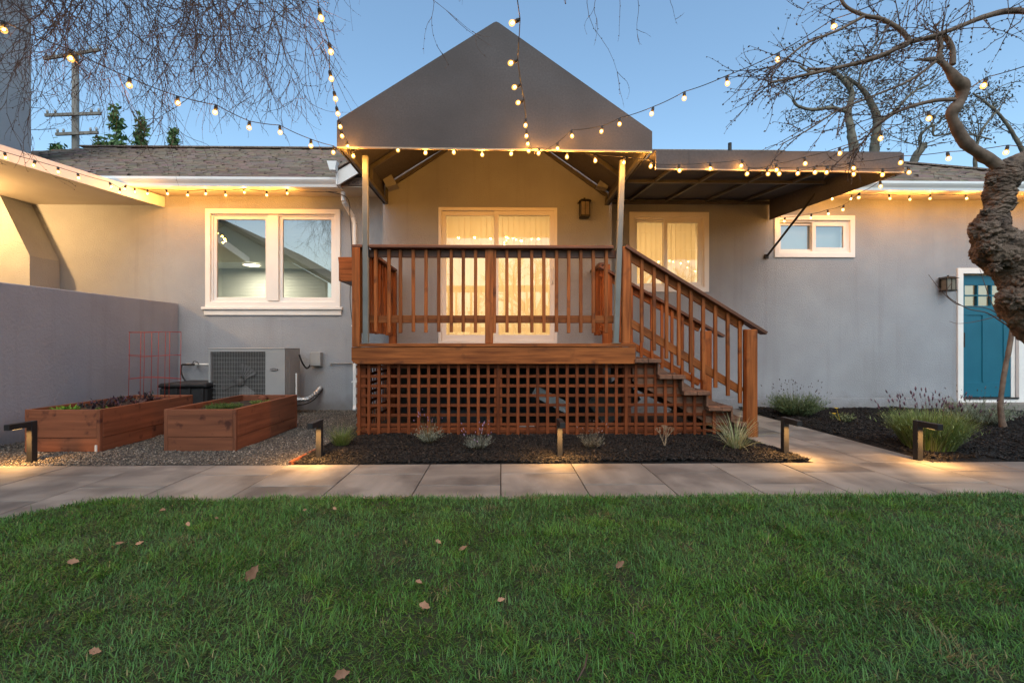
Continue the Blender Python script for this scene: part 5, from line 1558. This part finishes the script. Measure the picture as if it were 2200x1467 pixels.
for k in range(26):   # long whips that hang from above
    u = random.uniform(1900, 2120); v = random.uniform(-60, 60)
    p = P(u, v, random.uniform(2.8, 3.3))
    grow(tg, p, Vector((random.uniform(-.8, -.1), random.uniform(-.2, .2), random.uniform(-1, -.4))), random.uniform(.3, .9), .003, .1, 12, br=.0045)
for (u0, v0, u1, v1) in ((2200, 36, 2105, 118), (2112, 32, 2128, 55), (1590, -10, 1560, -5), (2160, -20, 2170, 60), (2085, 45, 2085, -20), (1990, -10, 1990, 60)):
    a, b = P(u0, v0, 2.9), P(u1, v1, 2.9); budded(tg, [a.lerp(b, i / 8) + Vector((random.gauss(0, .006), 0, random.gauss(0, .006))) for i in range(9)], .0035, .0015)
to = tg.obj('twigs', M['twig'], gt, smooth=False); to['kind'] = 'stuff'

# ================================================================== WEEPING TREE, upper left (trunk stands left of the view)
wt = thing('weeping_tree', 'leafless weeping tree with many thin hanging twigs over the left roof', 'tree')
g = Geo(); g.tube(smooth_path([(-3.9, 1.2, -.1), (-3.8, 1.25, 1.2), (-3.6, 1.4, 2.6), (-3.3, 1.6, 3.9), (-2.9, 1.9, 4.6)], 8), [.20 - .0035 * i for i in range(33)], 18, wobble=.2, seed=2)
g.obj('trunk', M['bark'], wt)
mains = []
for (x, y, z) in ((-5.4, 4.6, 4.9), (-4.2, 4.4, 5.0), (-3.0, 4.2, 4.95), (-2.0, 3.9, 4.85), (-1.2, 3.6, 4.75), (-.5, 3.4, 4.65), (-3.6, 3.2, 4.3), (-2.3, 3.0, 4.3), (-1.3, 2.8, 4.2), (-4.6, 3.4, 4.4), (-.2, 2.8, 4.15)):
    a = Vector((-3.1, 1.8, 4.3)); b = Vector((x, y, z)); mid = (a + b) / 2 + Vector((random.uniform(-.2, .2), 0, .35))
    pts = [Vector(q) for q in smooth_path([a, mid, b], 10)]
    g = Geo(); g.tube(pts, [.05 - .002 * i for i in range(len(pts))], 8, wobble=.15, seed=x); g.obj('limb', M['limb'], wt)
    mains.append(pts)
tw = Geo()
random.seed(21)
def hang_from(p, d_, L, depth=0):
    pts = grow(tw, p, d_, L, .0029 if depth == 0 else .0019, random.uniform(.25, .6) if depth == 0 else random.uniform(.05, .45), 14 if depth == 0 else 9, jit=.34, step=.05, br=.0032, curl=.55)
    if depth < 2:
        for k in range(random.randint(3, 5) if depth == 0 else random.randint(0, 2)):
            i = random.randrange(2, len(pts) - 2)
            t_ = (pts[i + 1] - pts[i]).normalized()
            nd = t_ + Vector((random.gauss(0, .55), random.gauss(0, .4), random.gauss(0, .4)))
            hang_from(pts[i], nd, L * random.uniform(.25, .55), depth + 1)
for k in range(400):
    pts = random.choice(mains); i = random.randrange(4, len(pts))
    p = pts[i]
    dd = Vector((random.uniform(-.6, 1.0), random.uniform(-.3, .5), random.uniform(-1.0, -.15)))
    hang_from(p, dd, random.uniform(.7, 1.55) * (1.1 if p.x < -1.5 else .72))
for k in range(210):     # denser skirt towards the left
    u = random.uniform(-20, 640); v = random.uniform(-60, 10); Y = random.uniform(3.0, 4.6)
    hang_from(P(u, v, Y), Vector((random.uniform(-.3, .9), random.uniform(-.3, .3), random.uniform(-1, -.3))), random.uniform(.5, 1.25))
o = tw.obj('twigs', M['twig'], wt, smooth=False); o['kind'] = 'stuff'
tw = Geo()
for (u, v, dx, L) in ((1215, -10, .1, .35), (1262, -20, -.45, .75), (1282, -10, -.25, .38), (1330, -10, .3, .38), (1370, -12, .2, .32), (1435, -20, .1, .25), (880, -40, .9, .8), (920, -30, .7, .6)):
    hang_from(P(u, v, 3.2), Vector((dx, 0, -1)), L, 1)
o = tw.obj('hanging_sprays', M['twig'], wt, smooth=False); o['kind'] = 'stuff'

# ================================================================== SAPLING before the teal door
st = thing('sapling', 'thin leafless sapling with long bare shoots before the teal door', 'sapling')
limb('trunk', [(2158, 926, 5.6, 8.80), (2152, 900, 5.6, 6.40), (2150, 860, 5.6, 5.60), (2158, 800, 5.6, 5.20), (2168, 750, 5.6, 5.20), (2176, 700, 5.6, 4.80), (2182, 650, 5.6, 2.20)], 'limb', .15, 10, 3, st)
limb('branch', [(2176, 706, 5.6, 2.20), (2150, 690, 5.58, 1.65), (2120, 672, 5.55, 1.32), (2080, 663, 5.5, 1.10), (2040, 640, 5.5, 0.99), (2034, 625, 5.5, 0.83), (2046, 606, 5.5, 0.55)], 'twig', .1, 6, 3, st)
limb('branch', [(2150, 690, 5.6, 1.65), (2140, 672, 5.6, 1.21), (2110, 660, 5.6, 0.99), (2060, 655, 5.6, 0.88), (2025, 628, 5.6, 0.77), (1995, 590, 5.6, 0.50)], 'twig', .1, 6, 4, st)
limb('branch', [(2142, 674, 5.6, 1.10), (2128, 645, 5.6, 0.88), (2116, 612, 5.6, 0.72), (2105, 578, 5.6, 0.44)], 'twig', .1, 6, 5, st)
limb('branch', [(2148, 678, 5.6, 1.10), (2100, 690, 5.6, 0.77), (2060, 695, 5.6, 0.61), (2040, 690, 5.6, 0.44)], 'twig', .1, 6, 6, st)

# ================================================================== BACKGROUND
bt = thing('pollarded_tree', 'pollarded tree with sparse dark leaves rising behind the right roof', 'tree')
def bl(pts, s): return limb('limb', pts, 'bgbark', .25, 10, s, bt)
L1 = bl([(1830, 420, 15, 12.3), (1835, 335, 15, 11.2), (1828, 280, 15, 9.5), (1822, 240, 15, 7.8), (1830, 200, 15, 6.7), (1805, 165, 15, 5.6), (1770, 150, 15, 3.9), (1740, 155, 15, 2.8), (1715, 140, 15, 2.2)], 1)
L2 = bl([(1880, 420, 15.4, 13.4), (1878, 330, 15.4, 11.2), (1884, 260, 15.4, 9.5), (1868, 215, 15.4, 6.7), (1845, 185, 15.4, 5.0), (1815, 165, 15.4, 3.4)], 2)
L3 = bl([(1822, 242, 15, 4.5), (1790, 232, 15, 3.9), (1745, 236, 15, 3.9), (1715, 228, 15, 3.4), (1703, 215, 15, 2.8)], 3)
L4 = bl([(1955, 420, 14.5, 9.5), (1962, 350, 14.5, 9.0), (1985, 312, 14.5, 8.4)], 4)
L5 = bl([(1978, 318, 14.5, 3.9), (1978, 290, 14.5, 3.4), (2005, 270, 14.5, 3.4), (2008, 292, 14.5, 2.2), (2060, 285, 14.5, 1.7), (2130, 300, 14.5, 2.1)], 5)
L6 = bl([(1884, 262, 15.4, 4.5), (1920, 240, 15.4, 3.4), (1960, 200, 15.4, 2.8), (2000, 180, 15.4, 1.7)], 6)
L7 = bl([(1845, 190, 15.2, 2.8), (1850, 150, 15.2, 2.2), (1870, 110, 15.2, 1.7), (1890, 85, 15.2, 1.1)], 7)
L8 = bl([(2240, 420, 15, 6.7), (2200, 330, 15, 5.0), (2150, 250, 15, 3.4), (2090, 200, 15, 2.2)], 8)
L9 = bl([(2100, 420, 15, 5.0), (2095, 340, 15, 3.9), (2110, 280, 15, 2.8), (2150, 230, 15, 1.7)], 9)
bg_ = Geo(); leaves = []
random.seed(5)
allL = [L1, L2, L3, L4, L5, L6, L7, L8, L9]
for c_, r_ in allL:
    m = len(c_)
    for k in range(14):
        i = random.randrange(int(m * .3), m)
        p = c_[i - 1]
        if P(0, 330, p.y).z > p.z: continue
        dd = Vector((random.uniform(-1, 1), random.uniform(-.6, .6), random.uniform(-.1, 1.1)))
        pts = grow(bg_, p, dd, random.uniform(.6, 1.9), .016, random.uniform(-.1, .25), 8, buds=False, jit=.3)
        for j in range(4):
            q = grow(bg_, pts[random.randrange(2, 8)], dd + Vector((random.gauss(0, .8), random.gauss(0, .5), random.gauss(0, .6))), random.uniform(.3, .9), .008, .15, 6, buds=False, jit=.3)
            leaves += q[2:]
o = bg_.obj('branches', M['bgbark'], bt, smooth=False); o['kind'] = 'stuff'
def leaf_cloud(pts, n_each, spread, size, cols, parent, name='foliage'):
    pts = np.array([tuple(p) for p in pts]); n = len(pts) * n_each
    c = np.repeat(pts, n_each, axis=0) + rng.normal(0, spread, (n, 3))
    s = rng.uniform(*size, n)
    a = rng.normal(0, 1, (n, 3)); a /= np.linalg.norm(a, axis=1)[:, None]
    b = np.cross(a, rng.normal(0, 1, (n, 3))); b /= np.linalg.norm(b, axis=1)[:, None]
    V = np.stack([c - a * s[:, None], c + b * s[:, None] * .4, c + a * s[:, None], c - b * s[:, None] * .4], axis=1).reshape(-1, 3)
    F = (np.arange(n)[:, None, None] * 4 + np.array([(0, 1, 2), (0, 2, 3)])[None]).reshape(-1, 3)
    cols = np.array(cols); C = np.repeat(cols[rng.integers(0, len(cols), n)] * rng.uniform(.7, 1.3, n)[:, None], 4, axis=0)
    o = np_mesh(name, V, F, M['plant'], C, parent); o['kind'] = 'stuff'
keep = [p for p in leaves if random.random() < .8]
leaf_cloud(keep, 2, .08, (.035, .07), [(.07, .05, .05), (.09, .065, .055), (.06, .065, .05)], bt)

# evergreen shoots behind the left roof
for k, (u, vt, w, lab) in enumerate([(250, 235, 46, 'tallest leafy evergreen spire behind the left roof'), (303, 258, 26, 'slim evergreen spire second from the tallest behind the left roof'),
                                     (373, 285, 20, 'smallest evergreen spire furthest from the utility pole'), (215, 296, 34, 'low evergreen shoot between the pole and the tallest spire'), (125, 312, 60, 'low dark evergreen mass beside the tall stucco stack')]):
    Y = 14.0
    top = P(u, vt, Y); bot = P(u, 345, Y)
    t = thing('evergreen_tree', lab, 'evergreen tree', 'evergreen shoots behind the left roof', loc=(top.x, Y, 0))
    g = Geo(); g.tube([(0, 0, 0), (0, 0, top.z - .1)], [.09, .01], 6); g.obj('trunk', M['bgbark'], t)
    pts = []
    H = top.z - bot.z + .4
    for j in range(int(26 + H * 22)):
        f = random.random() ** .8; z = top.z - f * H; rad = w / 2 * Y / FPX * (.12 + .95 * f)
        a = random.uniform(0, 6.28); pts.append((rad * math.cos(a) * random.uniform(.3, 1), rad * math.sin(a) * random.uniform(.3, 1), z + random.uniform(0, .1)))
    leaf_cloud(pts, 7, .07, (.06, .13), [(.10, .18, .06), (.15, .24, .09), (.07, .13, .05)], t)

up = thing('utility_pole', 'wooden utility pole with crossarms beyond the left roof', 'utility pole')
PY = 20.0
a = P(163, 118, PY)
g = Geo(); g.tube([(a.x, PY, 0), (a.x - .02, PY, a.z)], [.15, .12], 12); g.obj('pole', M['wood_grey'], up)
for (u0, v0, u1, v1) in ((95, 127, 215, 107), (97, 248, 217, 244), (120, 289, 211, 285)):
    p0, p1 = P(u0, v0, PY - .2), P(u1, v1, PY - .2)
    beam('crossarm', p0, p1, .08, .12, M['wood_grey'], up)
    for f in (.04, .18, .82, .96):
        q = p0.lerp(p1, f); g = Geo(); g.tube([q + Vector((0, 0, .07)), q + Vector((0, 0, .14)), q + Vector((0, 0, .22))], [.03, .05, .03], 8); g.obj('insulator', M['ac_grey'], up)
for (u0, v0, u1, v1) in ((97, 244, -400, 60), (217, 244, 1500, 345), (100, 125, -500, -120), (213, 106, 1300, 345), (120, 287, -300, 180), (211, 285, 900, 345), (160, 118, -380, -60)):
    p0 = P(u0, v0, PY - .2) + Vector((0, 0, .2)); p1 = P(u1, v1, PY + (4 if u1 > 500 else -10))
    if u1 > 500: continue
    pts = [p0.lerp(p1, i / 14) - Vector((0, 0, 1.2 * (i / 14) * (1 - i / 14) * 4 * .3)) for i in range(15)]
    g = Geo(); g.tube(pts, .012, 5, cap=False); g.obj('cable', M['rubber'], up)
ch = thing('brick_chimney', 'low brick chimney top just showing over the left roof ridge', 'chimney')
p0, p1 = P(120, 335, 13), P(196, 324, 13)
box('stack', p0.x, p1.x, 13, 13.7, 3, p1.z - .06, M['brick'], ch); box('crown', p0.x - .06, p1.x + .06, 12.94, 13.76, p1.z - .06, p1.z, M['brick'], ch)

# ---- behind the camera, seen in the window glass: neighbour's gable and a bare tree
nb = thing('neighbour_house', 'gabled house across the garden, mirrored in the window glass', 'house')
prism('gable_wall', [(-16.5, -.2), (-7.9, -.2), (-7.9, 3.9), (-12.4, 6.4), (-16.5, 3.9)], 'y', -6.3, -6.0, M['neighbour'], nb)
prism('roof', [(-7.3, 3.62), (-12.4, 6.45), (-17.2, 3.6), (-17.2, 3.75), (-12.4, 6.65), (-7.3, 3.80)], 'y', -14, -5.8, M['shingle'], nb)
hd = thing('hedge', 'dark clipped hedge across the garden, mirrored in the window glass', 'hedge')
pts = [(random.uniform(-8, 14), random.uniform(-9.5, -8.6), random.uniform(0, 2.6 + .5 * math.sin(i))) for i in range(2600)]
leaf_cloud(pts, 5, .16, (.06, .13), [(.03, .05, .02), (.045, .07, .03)], hd)
mt = thing('bare_tree', 'bare tree across the garden, mirrored in the window glass', 'tree')
random.seed(9)
def branchy(g, p, d_, L, r, dep):
    q = p + d_ * L; g.tube([p, (p + q) / 2 + Vector((random.gauss(0, .05), random.gauss(0, .05), 0)) * L, q], [r, r * .85, r * .7], 6 if dep > 3 else 4, cap=False)
    if dep:
        for k in range(3 if dep > 1 else 4):
            nd = (d_ + Vector((random.gauss(0, .55), random.gauss(0, .55), random.gauss(.1, .35)))).normalized()
            branchy(g, q, nd, L * random.uniform(.62, .85), r * .62, dep - 1)
for x, y, h in ((-4.6, -6.5, 1.5), (1.5, -7.5, 1.7), (6.5, -6.8, 1.6)):
    g = Geo(); branchy(g, Vector((x, y, -.1)), Vector((.05, 0, 1)).normalized(), h, .16, 6)
    if x == -4.6: g.obj('branches', M['twig'], mt, smooth=False)
    else:
        t2 = thing('bare_tree', 'bare tree across the garden mirrored in the sliding door' if x < 3 else 'bare tree across the garden mirrored in the stair window', 'tree')
        g.obj('branches', M['twig'], t2, smooth=False)
